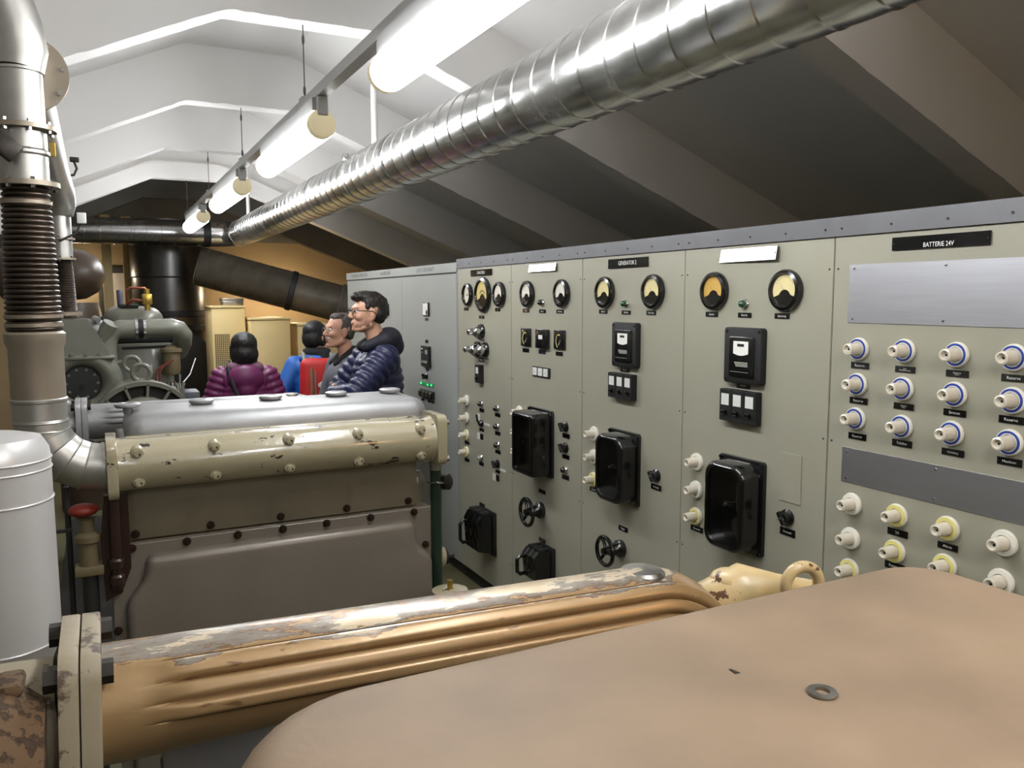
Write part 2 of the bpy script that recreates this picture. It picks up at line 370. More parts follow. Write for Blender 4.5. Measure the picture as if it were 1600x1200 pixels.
for i in range(3):
    a, b = xs[i], xs[i+1]; za, zb = soffit(a)-0.002, soffit(b)-0.002
    fb.add([(a,8.53,za),(b,8.53,zb),(b,8.59,zb),(a,8.59,za),(a,8.53,za+0.155),(b,8.53,zb+0.155),(b,8.59,zb+0.155),(a,8.59,za+0.155)],
           [(0,3,2,1),(4,5,6,7),(0,1,5,4),(1,2,6,5),(2,3,7,6),(3,0,4,7)])
fb.build('fascia', M['ceil'], ceiling, ang=0)
MB().rbox(0.55, 0.66, 2.75, 3.53, 3.07, 3.21, 0.01).build('bracket_plate', M['ceil'], ceiling)

# ------------------------------------------------------------------ switchboard
PX = 1.945                                                  # front plane of the switchboard
T = {
'A': [
  ('HT', 0.69, 1.932, 0.0, 0.03, 'LICHT UND KRAFT'),('HT', -0.14, 1.932, 0.0, 0.029, 'HILFSBETRIEBE'),
  ('HT', -0.827, 1.932, 0.0, 0.032, 'KOMPRESSOR ENTFEUCHTER'),('M', -0.13, 1.661, 0.107, 0.086, ''),('M', 0.702, 1.675, 0.106, 0.088, ''),
  ('L', -0.146, 1.603, 0.046, 0.024, ''),('L', 0.701, 1.607, 0.053, 0.017, ''),('L', 0.695, 1.46, 0.047, 0.021, ''),
  ('U', 0.698, 1.361, 0.142, 0.138, ''),('L', 0.699, 1.27, 0.048, 0.017, ''),('K', 0.685, 1.226, 0.084, 0.043, ''),
  ('GL', 0.594, 1.173, 0.049, 0.022, ''),('GL', 0.657, 1.172, 0.048, 0.021, ''),('GL', 0.717, 1.172, 0.047, 0.021, ''),
  ('GL', 0.785, 1.175, 0.046, 0.021, ''),('SB', 0.699, 1.106, 0.25, 0.056, ''),('L', 0.606, 1.061, 0.049, 0.016, ''),
  ('L', 0.726, 1.061, 0.047, 0.015, ''),('L', 0.79, 1.062, 0.046, 0.015, ''),('L', 0.106, 1.36, 0.057, 0.024, ''),
  ('U', 0.088, 1.293, 0.101, 0.042, ''),('L', 0.1, 1.247, 0.057, 0.019, ''),('GL', 0.066, 1.168, 0.116, 0.024, ''),
  ('SB', 0.063, 1.101, 0.146, 0.058, ''),],
'S': [
  ('T', -0.013, 1.89, 0.284, 0.036, 'SCHALTFELD'),('G', -0.194, 1.767, 0.0, 0.134, 'white bar'),('G', 0.019, 1.766, 0.0, 0.201, 'cream'),
  ('G', 0.23, 1.767, 0.0, 0.137, 'white'),('L', -0.228, 1.683, 0.065, 0.019, 'V'),('L', -0.013, 1.639, 0.069, 0.018, 'Hz'),
  ('L', 0.196, 1.684, 0.064, 0.019, 'V'),('SK', -0.013, 1.558, 0.0, 0.087, ''),('SK', -0.064, 1.456, 0.0, 0.089, ''),
  ('SK', 0.04, 1.456, 0.0, 0.087, ''),('L', -0.021, 1.396, 0.088, 0.026, 'Messung'),('BR', -0.022, 1.316, 0.061, 0.104, ''),
  ('F', -0.234, 1.138, 0.0, 0.066, 'w'),('F', -0.236, 1.033, 0.0, 0.066, 'w'),('F', -0.239, 0.929, 0.0, 0.067, 'y'),
  ('F', -0.242, 0.825, 0.0, 0.067, 'y'),('L', -0.236, 0.88, 0.067, 0.019, ''),('L', -0.239, 0.774, 0.067, 0.02, ''),
  ('P', -0.021, 1.141, 0.0, 0.041, 'k'),('L', -0.021, 1.104, 0.061, 0.023, ''),('KT', -0.022, 1.044, 0.053, 0.06, ''),
  ('WL', -0.066, 1.06, 0.036, 0.037, ''),('WL', 0.046, 1.029, 0.077, 0.013, ''),('L', -0.024, 0.989, 0.061, 0.019, ''),
  ('WL', -0.069, 0.947, 0.036, 0.038, ''),('L', -0.024, 0.948, 0.04, 0.034, ''),('P', -0.03, 0.824, 0.0, 0.041, 'w'),
  ('L', -0.032, 0.788, 0.062, 0.023, ''),('P', 0.187, 1.139, 0.0, 0.043, 'k'),('P', 0.188, 1.038, 0.0, 0.043, 'k'),
  ('P', 0.191, 0.934, 0.0, 0.044, 'k'),('L', 0.188, 1.103, 0.064, 0.021, ''),('L', 0.188, 1.0, 0.065, 0.022, ''),('L', 0.19, 0.896, 0.065, 0.022, ''),
  ('K', 0.186, 0.826, 0.065, 0.051, ''),('L', 0.186, 0.784, 0.057, 0.019, ''),('WL', 0.25, 0.802, 0.064, 0.014, ''),
  ('WL', 0.139, 0.744, 0.041, 0.041, ''),('L', 0.184, 0.746, 0.04, 0.036, ''),('L', -0.026, 0.544, 0.072, 0.023, ''),
  ('FS', 0.062, 0.414, 0.208, 0.251, ''),],
'G3': [
  ('T', -0.009, 1.893, 0.275, 0.037, 'GENERATOR 3'),('G', -0.161, 1.767, 0.0, 0.135, 'white'),('G', 0.181, 1.768, 0.0, 0.134, 'white'),
  ('P', -0.014, 1.725, 0.0, 0.038, 'k'),('L', -0.185, 1.683, 0.07, 0.019, 'Strom'),('L', -0.014, 1.682, 0.065, 0.018, 'Betrieb'),
  ('L', 0.156, 1.683, 0.066, 0.018, 'Spannung'),('S', -0.178, 1.549, 0.097, 0.091, ''),('SQ', 0.002, 1.548, 0.11, 0.094, ''),
  ('S', 0.161, 1.551, 0.096, 0.091, ''),('L', -0.188, 1.481, 0.069, 0.021, ''),('L', -0.017, 1.482, 0.072, 0.02, ''),
  ('L', 0.151, 1.483, 0.066, 0.02, ''),('PB', -0.023, 1.381, 0.176, 0.051, ''),('F', -0.257, 1.154, 0.0, 0.061, 'w'),
  ('F', -0.258, 1.05, 0.0, 0.062, 'w'),('F', -0.258, 0.947, 0.0, 0.061, 'w'),('BB', -0.021, 1.033, 0.243, 0.334, ''),
  ('K', 0.211, 1.141, 0.059, 0.052, ''),('K', 0.212, 1.04, 0.059, 0.052, ''),('L', 0.217, 1.098, 0.065, 0.022, ''),
  ('L', 0.214, 0.997, 0.065, 0.021, ''),('P', 0.212, 0.934, 0.0, 0.04, 'k'),('L', 0.213, 0.897, 0.065, 0.022, ''),
  ('L', -0.016, 0.779, 0.067, 0.02, ''),('W', -0.025, 0.682, 0.0, 0.152, ''),('L', -0.016, 0.528, 0.066, 0.02, ''),
  ('FS', 0.047, 0.43, 0.143, 0.178, ''),],
'G2': [
  ('T', -0.006, 1.889, 0.281, 0.039, 'GENERATOR 2'),('G', -0.166, 1.77, 0.0, 0.136, 'yellow'),('G', 0.174, 1.771, 0.0, 0.137, 'yellow'),
  ('P', -0.014, 1.723, 0.0, 0.034, 'g'),('L', -0.185, 1.688, 0.065, 0.018, 'Strom'),('L', -0.014, 1.687, 0.064, 0.017, 'Betrieb'),
  ('L', 0.156, 1.688, 0.062, 0.018, 'Spannung'),('R', 0.001, 1.554, 0.173, 0.184, ''),('L', -0.019, 1.449, 0.064, 0.02, 'Netz'),
  ('B3', -0.018, 1.382, 0.171, 0.105, ''),('BB', -0.01, 1.041, 0.218, 0.306, ''),('F', -0.246, 1.146, 0.0, 0.066, 'w'),
  ('F', -0.247, 1.042, 0.0, 0.066, 'w'),('F', -0.249, 0.938, 0.0, 0.067, 'y'),('L', -0.248, 0.891, 0.068, 0.018, 'Reserve'),
  ('K', 0.206, 1.044, 0.053, 0.052, ''),('L', 0.206, 0.997, 0.066, 0.023, 'Drehzahl'),('L', -0.018, 0.77, 0.066, 0.022, 'Regler'),
  ('W', -0.031, 0.681, 0.0, 0.137, ''),],
'G1': [
  ('T', -0.011, 1.889, 0.276, 0.046, 'GENERATOR 1'),('G', -0.17, 1.77, 0.0, 0.135, 'amber'),('G', 0.163, 1.769, 0.0, 0.134, 'yellow'),
  ('P', -0.022, 1.726, 0.0, 0.035, 'g'),('L', -0.188, 1.688, 0.065, 0.018, 'Strom'),('L', -0.023, 1.688, 0.064, 0.017, 'Betrieb'),
  ('L', 0.145, 1.688, 0.063, 0.018, 'Spannung'),('R', -0.007, 1.552, 0.177, 0.189, ''),('L', -0.021, 1.449, 0.064, 0.02, 'Netz'),
  ('B3', -0.019, 1.379, 0.175, 0.11, ''),('BB', -0.01, 1.041, 0.217, 0.324, ''),('F', -0.249, 1.145, 0.0, 0.067, 'w'),
  ('F', -0.249, 1.041, 0.0, 0.067, 'w'),('F', -0.248, 0.94, 0.0, 0.067, 'y'),('L', -0.244, 0.892, 0.069, 0.021, 'Reserve'),
  ('CP', 0.204, 1.173, 0.086, 0.159, ''),('K', 0.196, 1.043, 0.051, 0.055, ''),('L', 0.198, 0.995, 0.065, 0.025, 'Drehzahl'),],
'BT': [
  ('T', -0.025, 1.891, 0.276, 0.035, 'BATTERIE 24V'),('F', -0.257, 1.6, 0.0, 0.062, 'b'),('F', -0.109, 1.603, 0.0, 0.064, 'b'),
  ('F', 0.042, 1.602, 0.0, 0.065, 'b'),('F', 0.187, 1.604, 0.0, 0.065, 'b'),('F', -0.257, 1.498, 0.0, 0.063, 'b'),('F', -0.109, 1.5, 0.0, 0.064, 'b'),
  ('F', 0.042, 1.5, 0.0, 0.064, 'b'),('F', 0.19, 1.501, 0.0, 0.065, 'b'),('F', -0.258, 1.398, 0.0, 0.063, 'b'),('F', -0.106, 1.396, 0.0, 0.064, 'b'),
  ('F', 0.04, 1.399, 0.0, 0.065, 'b'),('F', 0.189, 1.399, 0.0, 0.066, 'b'),('L', -0.253, 1.552, 0.062, 0.019, 'Reserve'),
  ('L', -0.106, 1.552, 0.062, 0.018, 'Licht\nNotbeleuchtung'),('L', 0.044, 1.553, 0.062, 0.018, 'Steuerung\nRelais'),
  ('L', 0.188, 1.554, 0.061, 0.018, 'Reserve'),('L', -0.253, 1.45, 0.062, 0.019, 'Reserve'),('L', -0.105, 1.451, 0.062, 0.018, 'Sicherung\nNetz'),
  ('L', 0.043, 1.452, 0.062, 0.018, 'Sirenen'),('L', 0.188, 1.453, 0.061, 0.019, 'Reserve'),('L', -0.252, 1.346, 0.062, 0.019, 'Reserve'),
  ('L', -0.105, 1.349, 0.062, 0.019, 'Telefon'),('L', 0.044, 1.349, 0.062, 0.018, 'Verteilung'),('L', 0.19, 1.351, 0.061, 0.019, 'Maschinen'),
  ('F', -0.258, 1.145, 0.0, 0.066, 'w'),('F', -0.108, 1.147, 0.0, 0.066, 'y'),('F', 0.043, 1.149, 0.0, 0.067, 'y'),
  ('F', 0.192, 1.151, 0.0, 0.066, 'w'),('F', -0.258, 1.042, 0.0, 0.066, 'w'),('F', -0.109, 1.045, 0.0, 0.066, 'y'),
  ('F', 0.041, 1.048, 0.0, 0.067, 'y'),('F', 0.19, 1.053, 0.0, 0.067, 'w'),('F', -0.257, 0.947, 0.0, 0.066, 'y'),
  ('L', -0.105, 1.098, 0.064, 0.02, 'Relais\n24 V'),('L', 0.044, 1.1, 0.057, 0.018, 'Alarm'),('L', -0.109, 1.001, 0.064, 0.02, 'Reserve'),],

}
_c = {}
def shared(key, fn):
    if key not in _c: _c[key] = fn()
    return _c[key]
Z3 = (0, 0, 1)
def uvn(a, b, h): return (a, b, h)
def add_gauge(cab, u, v, d, face):
    r = d/2
    fm = {'white': M['dialw'], 'white bar': M['dialw'], 'cream': M['dialc'], 'yellow': M['dialy'], 'amber': M['diala']}[face]
    def bez():
        return MB().lathe([(r*0.98,0),(r,0.004),(r,0.012),(r*0.95,0.02),(r*0.80,0.024),(r*0.77,0.02),(r*0.75,0.012),(1e-5,0.011)], n=40).mesh('gauge', M['black'], 30)
    g = put('gauge', shared(('gb', d), bez), cab, (u, v, 0))
    def dial():
        pts = []; R = r*0.74
        if face == 'white bar':
            return MB().prism([(x*0.72, y) for x, y in arc2(0, 0, R, 0, 360, 36)[:-1]], 0.0115, 0.0125, uvn).mesh('dial_face', fm, 0)
        pts = arc2(0, 0, R, -24, 204, 30)                      # scale window above the dark movement cover
        pts += [(x, y) for x, y in arc2(0, -R*0.46, R*0.52, 158, 22, 14)]
        return MB().prism(pts, 0.0115, 0.0125, uvn).mesh('dial_face', fm, 0)
    put('dial_face', shared(('gd', d, face), dial), g)
    def needle():
        m = MB(); R = r*0.74
        if face == 'white bar':
            m.box(-R*0.2, R*0.62, R*0.03, R*0.09, 0.0126, 0.0132); m.box(-R*0.2, R*0.62, -R*0.12, -R*0.06, 0.0126, 0.0132)
        else:
            a = math.radians(128); c, s_ = math.cos(a), math.sin(a)
            m.add([(-R*0.02, -R*0.1, 0.0132), (R*0.02, -R*0.1, 0.0132), (c*R*0.72, s_*R*0.72, 0.0132)], [(0,1,2)])
            for k in range(9):
                an = math.radians(35+k*110/8); c, s_ = math.cos(an), math.sin(an)
                p, q = R*0.80, R*0.90; w_ = R*0.012
                m.add([(c*p-s_*w_, s_*p+c*w_, 0.0129), (c*p+s_*w_, s_*p-c*w_, 0.0129), (c*q+s_*w_, s_*q-c*w_, 0.0129), (c*q-s_*w_, s_*q+c*w_, 0.0129)], [(0,1,2,3)])
            if face == 'cream':
                ar = arc2(0, -R*0.15, R*0.5, 25, 155, 14); ar2 = arc2(0, -R*0.15, R*0.42, 155, 25, 14)
                m.prism(ar+ar2, 0.0126, 0.0134, uvn)
        return m.mesh('needle', M['blackmat'], 0)
    put('needle', shared(('gn', d, face == 'white bar', face == 'cream'), needle), g)
    put('cover_glass', shared(('gg', d), lambda: MB().cyl((0,0,0.0165), (0,0,0.0175), r*0.765, n=32).mesh('cover_glass', M['glass'], 30)), g)
def add_label(cab, u, v, w_, h, t):
    w_ = min(w_, 0.07) if h < 0.03 else w_
    p = put('label_plate', shared(('lp', round(w_, 3), round(h, 3)), lambda: MB().rbox(-w_/2, w_/2, -h/2, h/2, 0, 0.0025, 0.0006, 1).mesh('label_plate', M['plate_black'], 0)), cab, (u, v, 0))
    if t:
        ln = t.split('\n'); k = max(len(x) for x in ln)
        s_ = min(h*0.5/len(ln)*1.15, w_*0.66/(k*0.55))
        put('lettering', text_mesh(t, round(s_, 4), M['letter']), p, (0, 0, 0.0028))
    for sx in (-1, 1):
        put('screw', shared('lscrew', lambda: MB().cyl((0,0,0), (0,0,0.0008), 0.0011, n=6).mesh('screw', M['steel_dark'], 0)), p, (sx*(w_/2-0.0035), 0, 0.0025))
def add_title(cab, u, v, w_, h, t, tilt=0, turn=0):
    p = MB().rbox(-w_/2, w_/2, -h/2, h/2, 0, 0.004, 0.0008, 1).build('title_plate', M['plate_black'], cab, (u, v, 0.001+abs(math.sin(tilt))*h/2), ang=0)
    p.rotation_euler = (tilt, turn, 0)
    low = -0.22*h if t.startswith('BATT') else 0
    put('lettering', text_mesh(t, h*(0.5 if low else 0.62), M['letter'], sx=0.8), p, (0, low, 0.0043))
    for sx in (-1, 1): put('screw', shared('lscrew2', lambda: MB().cyl((0,0,0), (0,0,0.0012), 0.002, n=8).mesh('screw', M['steel_dark'], 0)), p, (sx*(w_/2-0.006), 0, 0.004))
def add_pilot(cab, u, v, d, c):
    r = d/2
    b = put('pilot_lamp', shared(('pl', d), lambda: MB().lathe([(r,0),(r,0.004),(r*0.85,0.008),(r*0.78,0.012)], n=20).mesh('pilot_lamp', M['chrome'], 30)), cab, (u, v, 0))
    lm = {'g': M['green_lens'], 'k': M['dark_lens'], 'w': M['clear_lens']}[c]
    put('lens', shared(('pn', d, c), lambda: MB().lathe([(r*0.72,0.010),(r*0.72,0.018),(r*0.6,0.024),(r*0.3,0.028),(1e-5,0.029)], n=18).mesh('lens', lm, 60)), b)
def add_fuse(cab, u, v, d, c):
    r = d/2
    b = put('fuse_holder', shared(('fh', d), lambda: MB().lathe([(r*0.96,0),(r,0.003),(r,0.007),(r*0.94,0.011),(r*0.6,0.012),(r*0.57,0.006),(1e-5,0.005)], n=32).mesh('fuse_holder', M['porc'], 40)), cab, (u, v, 0))
    if c in 'by':
        q = M['blue'] if c == 'b' else M['yellow']; ro, ri = (0.86, 0.70) if c == 'b' else (0.9, 0.62)
        put('colour_ring', shared(('fr', d, c), lambda: MB().lathe([(r*ro,0.011),(r*ro,0.0126),(r*ri,0.0130),(r*ri,0.011)], n=32, caps=False).mesh('colour_ring', q, 30)), b)
    k = put('fuse_cap', shared(('fc', d), lambda: MB().lathe([(r*0.55,0.005),(r*0.55,0.022),(r*0.52,0.026),(r*0.52,0.046),(r*0.48,0.052),(r*0.36,0.054),(r*0.28,0.051),(r*0.26,0.046),(1e-5,0.045)], n=24).mesh('fuse_cap', M['porc_cap'], 35)), b)
    put('sight_hole', shared(('fs', d), lambda: MB().cyl((0,0,0.0452), (0,0,0.0462), r*0.1, n=10).mesh('sight_hole', M['blackmat'], 0)), k)
def add_knob(cab, u, v, w_, h):
    r = h/2
    b = put('rotary_switch', shared(('kb', h), lambda: MB().lathe([(r,0),(r,0.005),(r*0.8,0.009),(r*0.62,0.012),(r*0.6,0.024),(1e-5,0.026)], n=24).mesh('rotary_switch', M['black'], 30)), cab, (u, v, 0))
    put('grip', shared(('kg', h), lambda: MB().rbox(-r*0.24, r*0.24, -r*0.85, r*0.85, 0.016, 0.036, r*0.1, 2).mesh('grip', M['black'], 30)), b, rot=(0, 0, 0.6))
    put('centre_screw', shared(('kc', h), lambda: MB().cyl((0,0,0.036), (0,0,0.038), r*0.18, n=12).mesh('centre_screw', M['chrome'], 30)), b)
def add_wheel(cab, u, v, d):
    r = d/2; n0 = 0.085
    b = MB().lathe([(r*0.55,0),(r*0.55,0.02),(r*0.42,0.03),(r*0.3,0.06),(r*0.26,n0)], n=24).build('handwheel', M['black'], cab, (u, v, 0))
    MB().torus((0,0,n0), Z3, r*0.88, r*0.13, 36, 10).build('rim', M['black'], b)
    for k in range(3):
        a = PI/2+k*2*PI/3+0.4
        MB().tube([(0,0,n0-0.004), (math.cos(a)*r*0.45, math.sin(a)*r*0.45, n0-0.006), (math.cos(a)*r*0.85, math.sin(a)*r*0.85, n0)], r*0.11, 8).build('spoke', M['black'], b)
    MB().cyl((0,0,n0-0.01), (0,0,n0+0.012), r*0.26, r*0.2, 16).build('hub', M['black'], b)
def add_meter(cab, u, v, w_, h, style):
    b = MB().rbox(-w_/2, w_/2, -h/2, h/2, 0, 0.022 if style == 'SQ' else 0.012, 0.003).build('panel_meter', M['black'], cab, (u, v, 0))
    if style == 'S':
        z = 0.0125; ar = arc2(0.0, -h*0.08, h*0.36, 60, 250, 16)+arc2(0.0, -h*0.08, h*0.32, 250, 60, 16)
        MB().prism([(a*0.8, b_) for a, b_ in ar], z-0.001, z+0.0006, uvn).build('scale', M['yellow'], b, ang=0)
        MB().add([(0.002,-h*0.3,z+.001),(-0.002,-h*0.3,z+.001),(w_*0.22,h*0.02,z+.001)], [(0,1,2)]).build('needle', M['letter'], b, ang=0)
    elif style == 'SQ':
        MB().box(-w_*0.18, w_*0.18, -h*0.02, h*0.2, 0.0218, 0.0226).build('window', M['white_tag'], b, ang=0)
        MB().cyl((0,-h*0.14,0.021), (0,-h*0.14,0.026), 0.005, n=12).build('reset_knob', M['black'], b)
    else:
        MB().box(-w_*0.42, w_*0.42, -h*0.44, h*0.44, 0.0118, 0.0126).build('dial_face', M['dialw'], b, ang=0)
        MB().prism(arc2(w_*0.25, -h*0.25, h*0.18, 0, 360, 14)[:-1], 0.0125, 0.0132, uvn).build('pivot_cover', M['blackmat'], b, ang=0)
        MB().add([(w_*0.28,-h*0.2,.0134),(w_*0.22,-h*0.2,.0134),(-w_*0.05,h*0.3,.0134)], [(0,1,2)]).build('needle', M['blackmat'], b, ang=0)
def add_relay(cab, u, v, w_, h):
    b = MB().prism(rrect(-w_/2, w_/2, -h/2, h/2, 0.012, 4), 0, 0.024, uvn, 0.004, 2).build('relay_box', M['blackmat'], cab, (u, v, 0))
    MB().prism(rrect(-w_*0.33, w_*0.33, -h*0.38, h*0.34, 0.008, 3), 0.011, 0.0298, uvn, 0.003, 2).build('relay_cover', M['black'], b)
    wd = [(-w_*0.2, h*0.26), (-w_*0.2, 0.04*h)]+[(x*w_*0.2/0.2, 0.04*h-h*0.035*math.cos(x/0.2*PI/2)) for x in np.linspace(-0.2, 0.2, 8)][1:-1]+[(w_*0.2, 0.04*h), (w_*0.2, h*0.26)]
    q = MB().prism(wd, 0.0298, 0.0308, uvn).build('counter_window', M['dialw'], b, ang=0)
    MB().box(-w_*0.09, w_*0.09, h*0.165, h*0.215, 0.0306, 0.0314).build('counter', M['blackmat'], q, ang=0)
    for k, (a, c) in enumerate(((0.0, -0.12), (-0.02, -0.15), (0.01, -0.18))):
        MB().box(-w_*(0.17-0.02*k), w_*0.19, h*c-0.002, h*c+0.002, 0.0298, 0.0305).build('nameplate_line', M['letter_dim'], b, ang=0)
    MB().box(-w_*0.28, w_*0.2, -h*0.292, -h*0.285, 0.0298, 0.0305).build('nameplate_line', M['letter_dim'], b, ang=0)
    for sx in (-1, 1):
        for sy in (-1, 1):
            put('corner_screw', shared('rscrew', lambda: MB().cyl((0,0,0), (0,0,0.003), 0.0045, n=10).mesh('corner_screw', M['steel_dark'], 30)), b, (sx*(w_/2-0.012), sy*(h/2-0.012), 0.024))
def add_b3(cab, u, v, w_, h):
    for k in (-1, 0, 1):
        ww = w_/3
        b = put('circuit_breaker', shared(('b3', w_, h), lambda: MB().rbox(-ww/2+0.0006, ww/2-0.0006, -h/2, h/2, 0, 0.03, 0.002, 1).mesh('circuit_breaker', M['blackmat'], 0)), cab, (u+k*ww, v, 0))
        put('label_window', shared(('b3w', w_, h), lambda: MB().box(-ww*0.32, ww*0.32, h*0.0, h*0.36, 0.0298, 0.0306).mesh('label_window', M['white_tag'], 0)), b)
        put('toggle', shared(('b3t', w_, h), lambda: MB().rbox(-ww*0.16, ww*0.16, -h*0.28, -h*0.16, 0.029, 0.042, 0.002, 1).mesh('toggle', M['black'], 0)), b)
def add_pb(cab, u, v, w_, h):
    b = MB().rbox(-w_/2, w_/2, -h/2, h/2, 0, 0.006, 0.001, 1).build('push_button_strip', M['blackmat'], cab, (u, v, 0), ang=0)
    for k in (-1, 0, 1):
        q = MB().rbox(-w_*0.115, w_*0.115, -h*0.36, h*0.4, 0.006, 0.012, 0.0015, 1).build('push_button', M['white_tag'], b, (k*w_*0.31, 0, 0), ang=0)
        MB().box(-w_*0.05, w_*0.03, -h*0.02, h*0.02, 0.012, 0.0124).build('mark', M['blackmat'], q, ang=0)
def add_bb(cab, u, v, w_, h, d, rc):
    """black breaker box: back plate, deep rounded cover and a dark window with the mechanism behind it"""
    b = MB().prism(rrect(-w_/2, w_/2, -h/2, h/2, 0.012, 4), 0, 0.014, uvn, 0.004, 2).build('breaker_box', M['black'], cab, (u, v, 0))
    cw, ch = w_*0.88, h*0.93
    m = MB(); n = 6
    loops = [(rrect(-cw/2, cw/2, -ch/2, ch/2, rc, n), 0.012), (rrect(-cw/2, cw/2, -ch/2, ch/2, rc, n), d-0.015),
             (rrect(-cw/2+.004, cw/2-.004, -ch/2+.004, ch/2-.004, rc, n), d-0.005), (rrect(-cw/2+.012, cw/2-.012, -ch/2+.012, ch/2-.012, rc*0.9, n), d),
             (rrect(-cw/2+.022, cw/2-.022, -ch/2+.022, ch/2-.022, rc*0.8, n), d-0.002), (rrect(-cw/2+.024, cw/2-.024, -ch/2+.024, ch/2-.024, rc*0.8, n), 0.03)]
    L_ = len(loops[0][0]); vv = []; ff = []
    for lp, z in loops: vv += [(a, c, z) for a, c in lp]
    for i in range(len(loops)-1):
        ff += [(i*L_+k, i*L_+(k+1) % L_, (i+1)*L_+(k+1) % L_, (i+1)*L_+k) for k in range(L_)]
    ff.append(tuple((len(loops)-1)*L_+k for k in range(L_)))
    cv = m.add(vv, ff).build('cover', M['black'], b, ang=40)
    MB().prism(rrect(-cw/2+.022, cw/2-.022, -ch/2+.022, ch/2-.022, rc*0.8, n), d-0.010, d-0.007, uvn).build('window_pane', M['glass'], cv, ang=30)
    MB().cyl((w_*0.12, -h*0.22, 0.03), (w_*0.12, -h*0.22, 0.04), w_*0.16, n=20).build('contact_disc', M['steel_dark'], cv)
    MB().rbox(w_*0.1, w_*0.2, -h*0.05, h*0.28, 0.03, 0.05, 0.004).build('contact_arm', M['steel_dark'], cv)
    MB().rbox(-w_*0.2, -w_*0.05, -h*0.02, h*0.02, 0.03, 0.05, 0.004).build('contact_arm', M['steel_dark'], cv)
    MB().cyl((0.0, h*0.02, 0.03), (0.0, h*0.02, d-0.012), 0.006, n=10).build('pivot_pin', M['chrome'], cv)
    for sx in (-1, 1):
        for sy in (-1, 1):
            MB().cyl((sx*(w_/2-0.01), sy*(h/2-0.01), 0.013), (sx*(w_/2-0.01), sy*(h/2-0.01), 0.019), 0.006, n=10).build('corner_screw', M['black'], b)
def add_fs(cab, u, v, w_, h):
    """fuse switch: four stepped black poles and a looped pull handle"""
    b = MB().rbox(-w_/2, w_/2, -h/2, h/2, 0, 0.02, 0.004).build('fuse_switch', M['blackmat'], cab, (u, v, 0))
    for k in range(3):
        a0 = -w_*0.46+k*w_*0.31; a1 = a0+w_*0.28
        q = MB().prism([(0.02, -h*0.44), (0.105, -h*0.36), (0.115, h*0.30), (0.09, h*0.46), (0.02, h*0.46)], a0, a1, lambda a, c, s_: (s_, c, a), 0.003, 2).build('pole_cover', M['black'], b)
        MB().rbox(a0+0.004, a1-0.004, h*0.40, h*0.52, 0.03, 0.085, 0.004).build('arc_chute', M['blackmat'], q)
        MB().box(a0+w_*0.10, a0+w_*0.18, -h*0.05, h*0.1, 0.11, 0.1165).build('nameplate', M['steel_dark'], q, ang=0)
    MB().tube([(-w_*0.25, h*0.24, 0.10), (-w_*0.25, h*0.26, 0.14), (-w_*0.25, h*0.18, 0.158), (-w_*0.25, -h*0.18, 0.158), (-w_*0.25, -h*0.26, 0.14), (-w_*0.25, -h*0.24, 0.10)], 0.010, 10).build('pull_handle', M['black'], b)
def add_socket(cab, u, v, d):
    r = d/2
    b = put('coax_socket', shared(('sk', d), lambda: MB().lathe([(r,0),(r,0.012),(r*0.85,0.02),(r*0.7,0.02)], n=24).mesh('coax_socket', M['black'], 30)), cab, (u, v, 0))
    put('chrome_plug', shared(('skc', d), lambda: MB().lathe([(r*0.66,0.016),(r*0.66,0.045),(r*0.5,0.052),(r*0.42,0.06),(r*0.42,0.085),(r*0.3,0.09),(1e-5,0.091)], n=20).mesh('chrome_plug', M['chrome'], 30)), b)
    put('chain', shared('skchain', lambda: MB().tube([(0.0,0,0.08),(0.02,-0.02,0.06),(0.035,-0.045,0.03),(0.04,-0.05,0.004)], 0.0035, 6).mesh('chain', M['steel_dark'], 30)), b)
